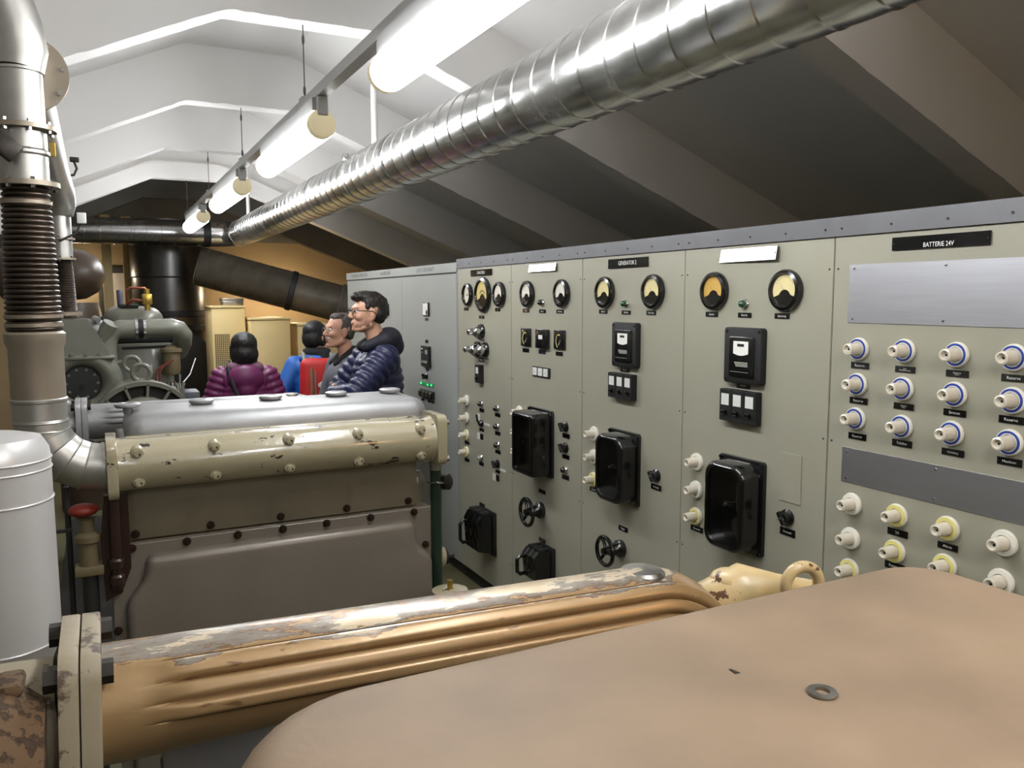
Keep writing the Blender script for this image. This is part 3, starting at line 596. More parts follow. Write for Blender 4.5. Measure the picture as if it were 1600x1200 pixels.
def add_misc(cab, k, u, v, w_, h):
    if k == 'BR':
        b = MB().rbox(-w_/2, w_/2, -h/2, h/2, 0, 0.03, 0.002, 1).build('circuit_breaker', M['blackmat'], cab, (u, v, 0), ang=0)
        MB().box(-w_*0.28, w_*0.28, h*0.02, h*0.36, 0.0295, 0.0306).build('label_window', M['white_tag'], b, ang=0)
        MB().rbox(-w_*0.15, w_*0.15, -h*0.3, -h*0.18, 0.029, 0.042, 0.002, 1).build('toggle', M['black'], b, ang=0)
    elif k == 'KT':
        b = MB().lathe([(0.022,0),(0.022,0.006),(0.016,0.012),(0.012,0.02),(1e-5,0.021)], n=18).build('key_switch', M['black'], cab, (u, v-h*0.3, 0))
        MB().tube([(0,0,0.018), (0,0.02,0.03), (0,0.055,0.034)], 0.006, 8).build('lever', M['black'], b)
    elif k == 'WL':
        MB().rbox(-w_/2, w_/2, -h/2, h/2, 0, 0.002, 0.0004, 1).build('paper_tag', M['white_tag'], cab, (u, v, 0), ang=0)
    elif k == 'CP':
        b = MB().rbox(-w_/2, w_/2, -h/2, h/2, 0, 0.003, 0.001, 1).build('blanking_plate', M['panel'], cab, (u, v, 0), ang=0)
    elif k == 'U':
        b = MB().rbox(-w_/2, w_/2, -h/2, h/2, 0, 0.02, 0.003, 1).build('control_unit', M['blackmat'], cab, (u, v, 0), ang=0)
        if h > 0.08:
            for (a, c, p, q, mm) in ((-0.32,0.36,0.2,0.05,'letter'),(0.22,0.22,0.3,0.2,'letter_dim'),(-0.3,0.18,0.2,0.03,'letter_dim'),(0.0,-0.22,0.7,0.03,'letter_dim')):
                MB().box((a-p/2)*w_, (a+p/2)*w_, (c-q/2)*h, (c+q/2)*h, 0.0198, 0.0206).build('display', M[mm], b, ang=0)
            for j in (-1, 0, 1):
                MB().rbox(j*w_*0.25-0.01, j*w_*0.25+0.01, -h*0.33, -h*0.25, 0.0195, 0.026, 0.002, 1).build('key', M['letter_dim'], b, ang=0)
    elif k == 'SB':
        b = MB().rbox(-w_/2, w_/2, -h/2, h/2, 0, 0.015, 0.003, 1).build('switch_block', M['blackmat'], cab, (u, v, 0), ang=0)
        n = 4 if w_ > 0.2 else 2
        for j in range(n):
            MB().rbox(-0.012, 0.012, -0.02, 0.02, 0.014, 0.032, 0.006).build('switch_lever', M['steel'], b, (-w_/2+(j+0.5)*w_/n, 0.004, 0)).rotation_euler = (0, 0, -0.5)
SPEC = [  # key, far y, near y, label
    ('A', 4.55, 6.98, 'tall light grey two-door cabinet lettered LICHT UND KRAFT beyond the gauge panels'),
    ('S', 3.825, 4.54, 'switchboard panel titled SCHALTFELD with three round gauges and chrome plugs'),
    ('G3', 3.119, 3.825, 'switchboard panel with two white gauges, square meters and handwheel above a fuse switch'),
    ('G2', 2.405, 3.119, 'switchboard panel titled GENERATOR 2 with rounded breaker box and handwheel'),
    ('G1', 1.72, 2.405, 'switchboard panel with an amber gauge and the largest rounded breaker box'),
    ('BT', 1.00, 1.72, 'switchboard panel titled BATTERIE 24V with rows of blue-ringed porcelain fuses')]
for key, y0, y1, label in SPEC:
    W_ = y1-y0; grey = key == 'A'; pm = M['panel_grey'] if grey else M['panel']
    cab = thing('electrical_cabinet' if grey else 'switchboard_panel', label, 'cabinet' if grey else 'control panel', (PX, (y0+y1)/2, 0), group=None if grey else 'generator switchboard panels')
    cab.rotation_euler = Matrix(((0,0,-1),(-1,0,0),(0,1,0))).to_euler()      # local x = along the front, y = up, z = out of the front
    D = 0.55; top = 1.962 if grey else 1.98; fh = 1.895 if grey else 1.924
    MB().box(-W_/2+0.001, W_/2-0.001, 0.10, top-0.002, -D, -0.003).build('carcass', pm, cab, ang=0)
    MB().box(-W_/2+0.001, W_/2-0.001, 0, 0.10, -D, -0.045).build('plinth', M['plinth'], cab, ang=0)
    MB().box(-W_/2+0.001, W_/2-0.001, top-0.002, top+0.0005, -D, -0.031).build('bounce_blocker', M['plinth'], cab, ang=0)  # unseen dark sheet added to cut light bouncing up to the ceiling
    if grey:
        for a, c in ((-W_/2+0.012, 0.208), (0.212, W_/2-0.012)):
            MB().rbox(a, c, 0.13, 1.895, -0.003, 0.0, 0.0015, 1).build('door', pm, cab, ang=0)
        MB().box(-W_/2, W_/2, 1.905, top, -0.01, 0.004).build('header', pm, cab, ang=0)
        MB().box(-W_/2+0.02, W_/2-0.02, 1.896, 1.904, -0.006, -0.001).build('shadow_gap', M['blackmat'], cab, ang=0)
    else:
        MB().rbox(-W_/2+0.0025, W_/2-0.0025, 0.105, fh-0.002, -0.004, 0.0, 0.001, 1).build('front_plate', pm, cab, ang=0)
        r_ = MB().box(-W_/2, W_/2, fh, top, -0.03, 0.008).build('top_rail', M['rail_grey'], cab, ang=0)
        for k in range(5):
            put('screw', shared('tscrew', lambda: MB().cyl((0,0,0), (0,0,0.002), 0.0035, n=8).mesh('screw', M['steel_dark'], 0)), r_, (-W_/2+0.03+k*(W_-0.06)/4, (fh+top)/2-0.006, 0.008))
        for k in range(4):
            for sx in (-1, 1):
                put('screw', shared('fscrew', lambda: MB().cyl((0,0,0), (0,0,0.0015), 0.003, n=8).mesh('screw', M['steel_dark'], 0)), cab, (sx*(W_/2-0.016), 0.3+k*0.51, 0.0))
    for it in T[key]:
        k, u, v, w_, h, t = it
        if k == 'G': add_gauge(cab, u, v, h, t)
        elif k == 'L': add_label(cab, u, v, w_, h, t)
        elif k == 'T': add_title(cab, u, v, w_, h, t, *{'G1': (-0.183, -0.039), 'G3': (-0.187, -0.011)}.get(key, (0, 0)))
        elif k == 'HT':
            put('lettering', text_mesh(t, 0.036, M['letter_dark'], sx={'L': 1.05, 'H': 1.0}.get(t[0], 0.95)), cab, (u, v, 0.0045))
        elif k == 'P': add_pilot(cab, u, v, h, t)
        elif k == 'F': add_fuse(cab, u, v, 0.066, t)
        elif k == 'K': add_knob(cab, u, v, w_, h)
        elif k == 'W': add_wheel(cab, u, v, h)
        elif k in ('S', 'SQ', 'M'): add_meter(cab, u, v, w_, h, k)
        elif k == 'R': add_relay(cab, u, v, w_, h)
        elif k == 'B3': add_b3(cab, u, v, w_, h)
        elif k == 'PB': add_pb(cab, u, v, w_, h)
        elif k == 'BB': add_bb(cab, u, v, w_, h, 0.12 if key == 'G3' else 0.095, 0.02 if key == 'G3' else 0.05)
        elif k == 'FS': add_fs(cab, u, v, w_, h)
        elif k == 'SK': add_socket(cab, u, v, h)
        elif k == 'GL':
            lit = M['green_lamp'] if (u > 0.5 and abs(u-0.657) > 0.01) else M['green_off']
            q = MB().rbox(-w_/2, w_/2, -h/2, h/2, 0, 0.008, 0.001, 1).build('indicator_lamp', M['green_off'], cab, (u, v, 0), ang=0)
            MB().box(-w_*0.3, w_*0.3, -h*0.3, h*0.3, 0.0078, 0.0088).build('lens', lit, q, ang=0)
        else: add_misc(cab, k, u, v, w_, h)
    if key == 'BT':
        yc = (y0+y1)/2
        for (ya, yb, za, zb) in ((1.662, 1.06, 1.674, 1.841), (1.662, 1.06, 1.205, 1.309)):
            a, c = yc-ya, yc-yb
            p = MB().rbox(a, c, za, zb, 0, 0.003, 0.0006, 1).build('cover_plate', M['alu'], cab, ang=0)
            for fx in (0.03, 0.5, 0.97):
                for zz in (za+0.012, zb-0.012):
                    put('screw', shared('pscrew', lambda: MB().lathe([(0.004,0),(0.0035,0.0015),(1e-5,0.0022)], n=10).mesh('screw', M['chrome'], 40)), p, (a+(c-a)*fx, zz, 0.003))

# ------------------------------------------------------------------ ventilation ducts
DX, DZ, DR = 1.378, 2.431, 0.131
duct = thing('spiral_duct', 'long bright galvanised spiral ventilation duct running below the sloping ceiling', 'duct', (DX, 0, DZ))
def spiral_shell(y0, y1, r, pitch=0.137, n=44):
    v = []; f = []; prof = [(0.0, 0.0030), (0.03, 0.0030), (0.045, 0.0), (0.28, 0.0012), (0.5, 0.0015), (0.72, 0.0012), (0.97, 0.0)]
    turns = int((y1-y0)/pitch); rows = []
    for t in range(turns):
        for fr, dr in prof: rows.append((t+fr, dr))
    for tt, dr in rows:
        for i in range(n+1):
            a = 2*PI*i/n
            v.append(((r+dr)*math.cos(a), y0+pitch*(tt+i/n), (r+dr)*math.sin(a)))
    for j in range(len(rows)-1):
        for i in range(n): f.append((j*(n+1)+i, j*(n+1)+i+1, (j+1)*(n+1)+i+1, (j+1)*(n+1)+i))
    return MB().add(v, f)
spiral_shell(-3.1, 8.95, DR).build('duct_shell', M['galv'], duct, ang=25)
for y in (0.55, 3.85, 5.45, 7.1):
    MB().lathe([(DR+.001,-.02),(DR+.005,-.018),(DR+.005,.018),(DR+.001,.02)], (0,y,0), (0,1,0), 44).build('joint_band', M['galv_dark'], duct)
cl = MB().lathe([(DR+.001,-.014),(DR+.006,-.014),(DR+.006,.014),(DR+.001,.014)], (0,4.55,0), (0,1,0), 44).build('clamp_ring', M['galv'], duct)
MB().rbox(-0.118, -0.085, 4.53, 4.57, 0.085, 0.12, 0.004).build('clamp_bolt', M['chrome'], cl)
for y in (4.33, 8.45):
    zt = soffit(DX, DEP)-DZ
    MB().cyl((0, y, DR-0.005), (0, y, zt+0.005), 0.017, n=14).build('hanger_pipe', M['white_pipe'], duct)
el = []
for k in range(9):
    a = math.radians(90*k/8); el.append((-0.2+0.2*math.cos(a), 9.0+0.2*math.sin(a), 0))
MB().tube([(0,8.9,0)]+el+[(-0.28, 9.2, 0)], DR+0.004, 32).build('elbow', M['galv'], duct)
cross = thing('cross_duct', 'dark galvanised cross duct with black collars at the far end of the hall', 'duct', (0, 9.2, DZ))
MB().lathe([(DR,0),(DR,1.405)], (-0.32,0,0), (1,0,0), 36).build('duct_shell', M['galv_dark'], cross)
for x in (-0.24, 1.06):
    MB().lathe([(DR+.001,-.035),(DR+.009,-.03),(DR+.009,.03),(DR+.001,.035)], (x,0,0), (1,0,0), 36).build('collar', M['rubber'], cross)
for k in range(8):
    MB().torus((-0.1+k*0.14, 0, 0), (1, 0.16, 0), DR+0.001, 0.003, 32, 6).build('seam', M['galv_dark'], cross)
MB().lathe([(DR+0.02,0),(DR+0.02,0.05),(DR-.03,0.06)], (-0.37,0,0), (1,0,0), 30).build('end_cap', M['gunmetal'], cross)
vd = thing('vertical_duct', 'wide gunmetal vertical air duct below the cross duct', 'duct', (0.745, 10.1, 0))
VR = 0.40
MB().lathe([(VR-.02,0.05),(VR-.02,1.4)], n=40).build('lower_shell', M['gunmetal'], vd)
MB().lathe([(VR-.01,1.4),(VR-.01,1.98),(VR,1.99),(VR,2.62)], n=40).build('upper_shell', M['gunmetal'], vd)
for z in (1.42, 1.58): MB().lathe([(VR-.01,-.035),(VR+.01,-.03),(VR+.01,.03),(VR-.01,.035)], (0,0,z), n=40).build('collar', M['rubber'], vd)
MB().torus((0,0,1.99), Z3, VR+0.002, 0.006, 40, 6).build('seam', M['gunmetal'], vd)
fd = thing('flexible_duct', 'thick black ribbed duct sloping down to the right over the tan cabinets', 'duct', (0, 0, 0))
p0, p1 = Vector((0.98, 9.35, 2.10)), Vector((2.42, 9.05, 1.69)); ax = (p1-p0)
pr = []
for k in range(60):
    f_ = ax.length*0.66*k/60; pr += [(0.205, f_), (0.213, f_+0.008)]
MB().lathe(pr, p0, ax, 32).build('ribbed_hose', M['blackduct'], fd, ang=60)
q0 = p0+ax*0.655
MB().lathe([(0.21,-.03),(0.222,-.025),(0.222,.025),(0.21,.03)], q0, ax, 36).build('collar', M['rubber'], fd)
MB().lathe([(0.207,0),(0.207,ax.length*0.34),(0.23,ax.length*0.35),(0.23,ax.length*0.46)], q0, ax, 32).build('end_sleeve', M['blackduct'], fd)

# ------------------------------------------------------------------ lamps on their hanging rail
LX, LZ = 0.834, 2.440
rail = thing('lamp_rail', 'long grey lamp rail hung on wires below the ribs', 'rail', (LX, 0, 0))
MB().box(-0.022, 0.022, -2.9, 8.75, 2.545, 2.585).build('rail', M['lamp_body'], rail, ang=0)
for y in (0.25, 1.92, 3.58, 5.25, 6.91, 8.63):
    wv = MB().tube([(0, y, 2.585), (0, y, FZ)], 0.0025, 6).build('hanging_wire', M['wire'], rail)
    for z in (2.63, 2.84): MB().lathe([(0.003,0),(0.006,0.01),(0.006,0.03),(0.003,0.04)], (0,y,z-0.02), n=8).build('turnbuckle', M['wire'], wv)
    MB().rbox(-0.02, 0.02, y-0.03, y+0.03, 2.583, 2.602, 0.003, 1).build('clamp', M['lamp_body'], wv)
LL = 1.24
for yf, lab in ((2.52, 'nearest and largest glowing fluorescent lamp in the row on the rail'), (4.52, 'second nearest glowing fluorescent lamp on the rail'),
                (6.52, 'third glowing fluorescent lamp from the camera on the rail'), (8.60, 'farthest and smallest glowing fluorescent lamp on the rail'),
                (0.50, 'fluorescent lamp on the rail above the photographer, out of the picture'), (-1.50, 'fluorescent lamp on the rail behind the photographer')):
    l_ = thing('fluorescent_lamp', lab, 'lamp', (LX, yf-LL, LZ), group='tubular lamps on the hanging rail')
    MB().lathe([(0.036,0.030),(0.056,0.045),(0.059,0.06),(0.059,LL-0.06),(0.056,LL-0.045),(0.036,LL-0.03)], (0,0,0), (0,1,0), 28).build('diffuser', M['diffuser'], l_, ang=50)
    MB().box(-0.032, 0.032, 0.04, LL-0.04, 0.054, 0.105).build('gear_tray', M['lamp_body'], l_, ang=0)
    for y_, s_ in ((0.0, -1), (LL, 1)):
        e_ = MB().lathe([(0.0,0.0),(0.036,0.001),(0.052,0.008),(0.057,0.02),(0.057,0.042),(0.052,0.048)], (0, y_, 0), (0, -s_, 0), 24).build('end_cap', M['lamp_cap'], l_)
        MB().rbox(-0.02, 0.02, y_-0.004 if s_ < 0 else y_-0.03, y_+0.03 if s_ < 0 else y_+0.004, 0.03, 0.105, 0.003, 1).build('bracket', M['lamp_body'], l_)
wl = thing('pendant_lamp', 'warm globe lamp hanging to the right of the photographer, out of the picture', 'lamp', (1.55, -0.42, 1.98))
MB().lathe([(1e-5,-0.11),(0.05,-0.10),(0.085,-0.05),(0.09,0.0),(0.07,0.05),(0.04,0.07)], n=24).build('globe', M['warm_lamp'], wl, ang=60)
MB().lathe([(0.045,0.068),(0.045,0.12),(0.02,0.14)], n=20).build('socket', M['lamp_body'], wl)
MB().tube([(0,0,0.13),(0,0,soffit(1.55,DEP)-1.98)], 0.006, 8).build('cord', M['blackmat'], wl)
for bx_, by_, bz_, hl, lab in ((2.0, 10.25, 1.80, 0.22, 'warm tube lamp hidden behind the black ribbed duct in the rear bay'), (-0.22, 10.6, 2.02, 0.16, 'warm tube lamp at the left of the rear bay behind the brown drum')):
    bl = thing('bay_lamp', lab, 'lamp', (bx_, by_, bz_), group='warm lamps of the rear bay')
    MB().box(-hl, hl, -0.04, 0.04, 0.03, 0.08).build('housing', M['lamp_body'], bl, ang=0)
    MB().lathe([(0.03,-hl+0.02),(0.03,hl-0.02)], (0,0,0), (1,0,0), 16).build('tube', M['back_lamp' if bx_ > 0 else 'back_lamp2'], bl)
    for sx in (-0.7, 0.7): MB().tube([(sx*hl,0.03,0.055),(sx*hl,YB-by_,0.055)], 0.012, 8).build('wall_arm', M['wire'], bl)

# ------------------------------------------------------------------ diesel engines
def hexbolt(r, h):
    return shared(('hex', r, h), lambda: MB().cyl((0,0,0), (0,0,h), r, r*0.96, 6).mesh('bolt', M['steel'], 0))
def bolt_y(parent, x, y, z, r, h, mat, washer=True, name='bolt'):
    """hex bolt whose head points towards -y"""
    key = ('hexy', r, h, mat.name)
    o = put(name, shared(key, lambda: (MB().cyl((0,0,0), (0,-h*0.35,0), r*1.35, n=16).cyl((0,-h*0.3,0), (0,-h,0), r, r*0.95, 6)).mesh('bolt', mat, 30)), parent, (x, y, z))
    o.rotation_euler = (0, random.uniform(0, 1), 0)
    return o
def cover_mesh(x0, x1, y0, y1, zb, zt, rc, er, n=8, crown=0.0):
    """rounded lid: plan with rounded corners, softly rounded upper edge"""
    vv = []; ff = []; lv = [(0.0, zb)]; k = 7
    for i in range(k+1):
        a = PI/2*i/k; lv.append((er*(1-math.cos(a)), zt-er+er*math.sin(a)))
    lv += [(er*1.6, zt+crown*0.3), (er*2.4, zt+crown*0.6), ]
    loops = []
    for ins, z in lv:
        rr = [max(0.004, r_-ins) for r_ in rc]
        loops.append([(a, b, z) for a, b in rrect(x0+ins, x1-ins, y0+ins, y1-ins, rr, n)])
    L_ = len(loops[0])
    for lp in loops: vv += lp
    for i in range(len(loops)-1): ff += [(i*L_+q, i*L_+(q+1) % L_, (i+1)*L_+(q+1) % L_, (i+1)*L_+q) for q in range(L_)]
    ff += [tuple(range(L_-1, -1, -1)), tuple((len(loops)-1)*L_+q for q in range(L_))]
    return MB().add(vv, ff)
def ribbed_tube(x0, x1, r0, bend_r, amp):
    """manifold along x with three raised beads on the -y side; bends down at the far end"""
    st = []; angs = list(np.linspace(-8, 60, 86))+list(np.linspace(60, 352, 64))[1:-1]; NA = len(angs)
    for i in range(60): st.append((x0+(x1-x0)*i/59, 0, 0))
    for i in range(1, 15):
        a = PI/2*i/14; st.append((x1+bend_r*math.sin(a), a, -(bend_r-bend_r*math.cos(a))))
    st.append((x1+bend_r, PI/2, -bend_r-0.06))
    beads = ((-4, 14), (14, 33), (33, 56))
    vv = []; ff = []
    for x, tl, dz in st:
        mask = min(1, max(0, (x-x0-0.04)/0.035)); mask = mask*mask*(3-2*mask)
        ca, sa = math.cos(tl), math.sin(tl)
        for deg in angs:
            th = math.radians(deg); r = r0
            for b0, b1 in beads:
                if b0 <= deg <= b1:
                    f_ = (deg-b0)/(b1-b0); r += mask*(amp*max(0, 1-(2*f_-1)**4)**0.7-0.005)
            # 0 deg looks towards -y, 90 deg looks up
            yy = -r*math.cos(th); up = r*math.sin(th)*1.02
            vv.append((x+up*sa, yy, dz+up*ca))
    n = len(st)
    for i in range(n-1): ff += [(i*NA+k, i*NA+(k+1) % NA, (i+1)*NA+(k+1) % NA, (i+1)*NA+k) for k in range(NA)]
    ff += [tuple(range(NA-1, -1, -1)), tuple((n-1)*NA+k for k in range(NA))]
    return MB().add(vv, ff)
def sq_flange(x0, x1, y, z, h, r):
    return MB().prism(rrect(-h, h, -h, h, r, 5), x0, x1, lambda a, b, s_: (s_, y+a, z+b), 0.004, 2)
def engine(yc, label, first):
    e = thing('diesel_engine', label, 'engine', (0, yc, 0))
    MB().rbox(0.0, 1.02, -0.30, 0.34, 0.0, 0.18, 0.01).build('bed_frame', M['grey_dark'], e)
    MB().rbox(0.02, 0.93, -0.195, 0.26, 0.18, 1.08, 0.01).build('crankcase', M['block'], e)
    MB().rbox(0.045, 0.89, -0.195, 0.24, 1.083, 1.27, 0.006).build('cylinder_block', M['block'], e)
    MB().rbox(0.03, 0.94, -0.16, 0.25, 1.27, 1.335, 0.006).build('cylinder_head', M['block'] if not first else M['grey_dark'], e)
    # crankcase side door, near side
    cp = MB().rbox(-0.005, 0.935, -0.212, -0.196, 0.26, 1.078, 0.003, 1).build('side_cover', M['block_cover'], e)
    poly = [(0.085,1.045),(0.08,0.985),(0.03,0.92),(0.025,0.34),(0.925,0.34),(0.925,0.92),(0.875,0.96),(0.865,1.045)]
    bm = bmesh.new(); vs_ = [bm.verts.new((a, 0, b)) for a, b in poly]; fc = bm.faces.new(vs_)
    r = bmesh.ops.extrude_face_region(bm, geom=[fc])
    for v in [g for g in r['geom'] if isinstance(g, bmesh.types.BMVert)]: v.co.y = -0.034
    bmesh.ops.recalc_face_normals(bm, faces=bm.faces[:])
    ve = [x for x in bm.edges if abs(x.verts[0].co.y-x.verts[1].co.y) > 0.01]
    bmesh.ops.bevel(bm, geom=ve, offset=0.022, segments=4, affect='EDGES', profile=0.5)
    te = [x for x in bm.edges if all(abs(v.co.y+0.034) < 1e-5 for v in x.verts)]
    bmesh.ops.bevel(bm, geom=te, offset=0.022, segments=4, affect='EDGES', profile=0.5)
    MB().bm(bm).build('raised_panel', M['block_cover'], cp, (0, -0.211, 0), ang=60)
    for x in (0.05, 0.191, 0.329, 0.458, 0.589, 0.727, 0.871): bolt_y(cp, x, -0.212, 1.067, 0.0085, 0.014, M['bolt_brown'])
    for x, z in ((0.908, 0.955), (0.012, 0.955), (0.005, 0.84), (0.92, 0.83), (0.92, 0.68)): bolt_y(cp, x, -0.212, z, 0.0085, 0.014, M['bolt_brown'])
    for x in (0.061, 0.258, 0.456, 0.657, 0.858): bolt_y(e, x, -0.195, 1.101, 0.0085, 0.012, M['bolt_brown'])
    # lid over the valve gear
    if first:
        vc = cover_mesh(0.062, 0.957, -0.235, 0.168, 1.335, 1.410, [0.085, 0.13, 0.13, 0.085], 0.042, crown=0.003).build('valve_cover', M['brownbeige'], e, ang=70)
    else:
        vc = cover_mesh(0.05, 0.955, -0.15, 0.15, 1.352, 1.425, [0.05]*4, 0.05, crown=0.008).build('valve_cover', M['alucast'], e, ang=70)
        MB().prism(rrect(0.035, 0.965, -0.165, 0.165, 0.05, 5), 1.336, 1.350, uvn, 0.003, 2).build('cover_lip', M['alucast'], vc)
        for x in (0.064, 0.268, 0.474, 0.684, 0.868):
            k = MB().lathe([(0.012,-0.012),(0.014,0.006),(0.032,0.008),(0.036,0.012),(0.036,0.018),(0.03,0.021),(0.016,0.022),(0.012,0.019),(1e-5,0.019)], (0,0,0), n=12).build('cover_knob', M['alucast'], vc, (x, 0.0, 1.424))
    # exhaust manifold on the near side
    my, mz = -0.215, 1.302
    nx = 44; NA = 32; vv = []; ff = []
    for i in range(nx):
        x = 0.012+(0.935-0.012)*i/(nx-1); end = max(0, 1-min(x-0.012, 0.935-x)/0.05)
        for k in range(NA):
            th = 2*PI*k/NA; r = 0.074+0.006*end
            vv.append((x, my+r*math.cos(th)*0.98, mz+r*math.sin(th)*0.95))
    for i in range(nx-1): ff += [(i*NA+k, i*NA+(k+1) % NA, (i+1)*NA+(k+1) % NA, (i+1)*NA+k) for k in range(NA)]
    ff += [tuple(range(NA-1, -1, -1)), tuple((nx-1)*NA+k for k in range(NA))]
    mf = MB().add(vv, ff).build('exhaust_manifold', M['cream'], e, ang=50)
    MB().rbox(0.045, 0.90, my+0.03, -0.15, 1.235, 1.372, 0.01).build('manifold_foot', M['cream'], mf)
    for x in (0.074, 0.268, 0.471, 0.676, 0.875):
        for z, a in ((1.341, 33), (1.262, -33)):
            c, s_ = math.cos(math.radians(a)), math.sin(math.radians(a))
            b = MB().lathe([(0.020,-0.02),(0.018,0.0),(0.015,0.006),(0.013,0.007)], (0,0,0), (0,-1,0), 18).build('bolt_boss', M['cream'], mf, (x, my-0.074*c+0.004, mz+0.072*s_))
            bolt_y(b, 0, -0.006, 0, 0.0095, 0.012, M['cream'])
    MB().prism(rrect(-0.083, 0.083, -0.083, 0.083, 0.03, 4), 0.0, 0.026, lambda a, b, s_: (s_, my+a, mz+b), 0.005, 2).build('end_flange', M['cream'], mf)
    ef = MB().prism(rrect(-0.08, 0.08, -0.075, 0.083, 0.022, 4), 0.925, 0.958, lambda a, b, s_: (s_, my+a, mz+b), 0.006, 2).build('end_flange', M['cream'], mf)
    for a in (-1, 1):
        for b in (-1, 1):
            MB().cyl((0.957, my+a*0.06, mz+b*0.058), (0.968, my+a*0.06, mz+b*0.058), 0.010, n=6).build('bolt', M['steel'], ef)
    # ribbed intake manifold on the far side
    ty, tz = 0.335, 1.347; dx = 0.03 if first else 0.0
    tm = M['ribcream'] if first else M['alucast']; fm = M['castbeige'] if first else M['alucast']
    rt = ribbed_tube(-0.046+dx, 0.60+dx, 0.0565, 0.115, 0.0115).build('intake_manifold', tm, e, (0, ty, tz+0.004), ang=75); rt.rotation_euler = (0, 0.035 if first else 0.0, 0)
    for k, (a, b) in enumerate(((-0.081, -0.064), (-0.063, -0.046))):
        fl = MB().prism(rrect(-0.072, 0.072, -0.082, 0.076, 0.024, 4), a+dx, b+dx, lambda p, q, s_: (s_, p, q), 0.003, 2).build('flange', fm, rt)
        for py in (-1, 1):
            for pz in (-1, 1):
                if k: MB().cyl((b+dx, py*0.055, pz*0.056), (b+dx+0.010, py*0.055, pz*0.056), 0.0115, n=6).build('bolt', M['steel_dark'], fl)
                else: MB().cyl((a+dx-0.012, py*0.055, pz*0.056), (a+dx, py*0.055, pz*0.056), 0.012, n=6).build('nut', M['steel_dark'] , fl)
    MB().lathe([(0.031,-0.012),(0.031,0.003),(0.027,0.007),(1e-5,0.008)], (0.605+dx, 0.0, 0.0495), n=24).build('core_plug', M['steel'], rt)
    MB().cyl((-0.125+dx, 0, -0.01), (-0.08+dx, 0, -0.004), 0.062, 0.056, 28).build('inlet_stub', M['castbeige' if first else 'alucast'], rt)
    if first:
        d_ = MB().lathe([(0.115,0),(0.118,0.004),(0.118,0.016),(0.112,0.02),(0.075,0.022)], (-0.125, -0.05, -0.02), (1,0,0), 40).build('inlet_disc', M['castbeige'], rt)
        MB().lathe([(0.09,0.0),(0.08,0.02),(0.064,0.045)], (-0.106, -0.045, -0.03), (1,0,0), 32).build('rusty_boss', M['rusty'], rt)
        MB().rbox(-0.10, -0.078, -0.06, -0.02, 0.045, 0.058, 0.005).build('rust_flake', M['rusty'], rt)
        # thermostat neck and lifting eye beyond the end of the manifold
        th = MB().tube([(0.78, 0.38, 1.24), (0.80, 0.365, 1.30), (0.83, 0.35, 1.322), (0.875, 0.33, 1.315), (0.93, 0.31, 1.30)], [0.04, 0.042, 0.036, 0.026, 0.028], 20).build('thermostat_neck', M['creamchip'], e, ang=60)
        MB().ell((0.815, 0.36, 1.328), (0.03, 0.034, 0.022)).build('neck_boss', M['creamchip'], th, ang=80)
        le = MB().torus((0.866, 0.27, 1.346), (0.25, 1, 0), 0.026, 0.0085, 28, 10).build('lifting_eye', M['creamchip'], e, ang=60)
        MB().cyl((0.866, 0.27, 1.30), (0.866, 0.27, 1.325), 0.014, n=14).build('shank', M['creamchip'], le)
        # bits of the head seen between manifold and lid
        MB().rbox(0.0, 0.45, 0.17, 0.27, 1.24, 1.285, 0.006).build('head_ledge', M['grey_dark'], e)
        g = MB().torus((0.105, 0.225, 1.29), (0.2, -0.3, 1), 0.026, 0.007, 28, 8).build('seal_ring', M['blackmat'], e)
        MB().cyl((0.105, 0.225, 1.28), (0.105, 0.225, 1.292), 0.019, n=20).build('plug', M['steel'], g)
        for x in (0.145, 0.165):
            MB().tube([(x, 0.215, 1.28), (x, 0.215, 1.312)], 0.006, 10).build('stud', M['chrome'], e)
    return e
e2 = engine(2.62, 'cream and grey diesel engine with a silver valve cover, in the middle of the hall', False)
e1 = engine(0.53, 'foreground diesel engine with a wide beige lid and worn ribbed manifold', True)
# extra fittings on the middle engine (parts): coolant pipe, valve, pump
my = -0.215
gp = MB().cyl((0.946, my, 0.1), (0.946, my, 1.205), 0.0185, n=18).build('coolant_pipe', M['greenpipe'], e2)
MB().lathe([(0.0205,0),(0.0205,0.03)], (0.946, my, 1.198), n=18).build('pipe_socket', M['steel'], gp)
MB().torus((0.946, my, 1.155), (0.1, 0.15, 1), 0.026, 0.0035, 24, 6).build('hose_clip', M['chrome'], gp)
MB().lathe([(0.02,0),(0.026,0.008),(0.026,0.03),(0.02,0.034)], (0.972, my+0.02, 1.150), (0.6,-0.75,0.1), 20).build('clip_gauge', M['steel_dark'], gp)
fl = MB().lathe([(0.028,0),(0.03,0.02),(0.03,0.20),(0.02,0.23),(0.012,0.24)], (0.915, -0.12, 0.94), n=20).build('fuel_filter', M['block'], e2)
MB().cyl((0.915, -0.15, 0.955), (0.915, -0.172, 0.955), 0.02, n=20).build('drain_cap', M['cream'], fl)
pu = MB().cyl((0.935, -0.16, 0.89), (0.99, -0.16, 0.885), 0.036, 0.034, 20).build('pump_body', M['cream'], e2)
MB().cyl((0.99, -0.16, 0.885), (1.003, -0.16, 0.884), 0.026, n=18).build('pump_ring', M['blackmat'], pu)
MB().rbox(1.003, 1.03, -0.166, -0.154, 0.878, 0.89, 0.002, 1).build('cock_handle', M['steel_dark'], pu)
ox = MB().prism([(-0.012,1.225),(0.046,1.225),(0.046,1.02),(0.02,0.955),(-0.02,0.935),(-0.026,1.10)], -0.235, -0.20, lambda a, b, s_: (a, s_, b), 0.005, 2).build('oxide_bracket', M['oxide'], e2)
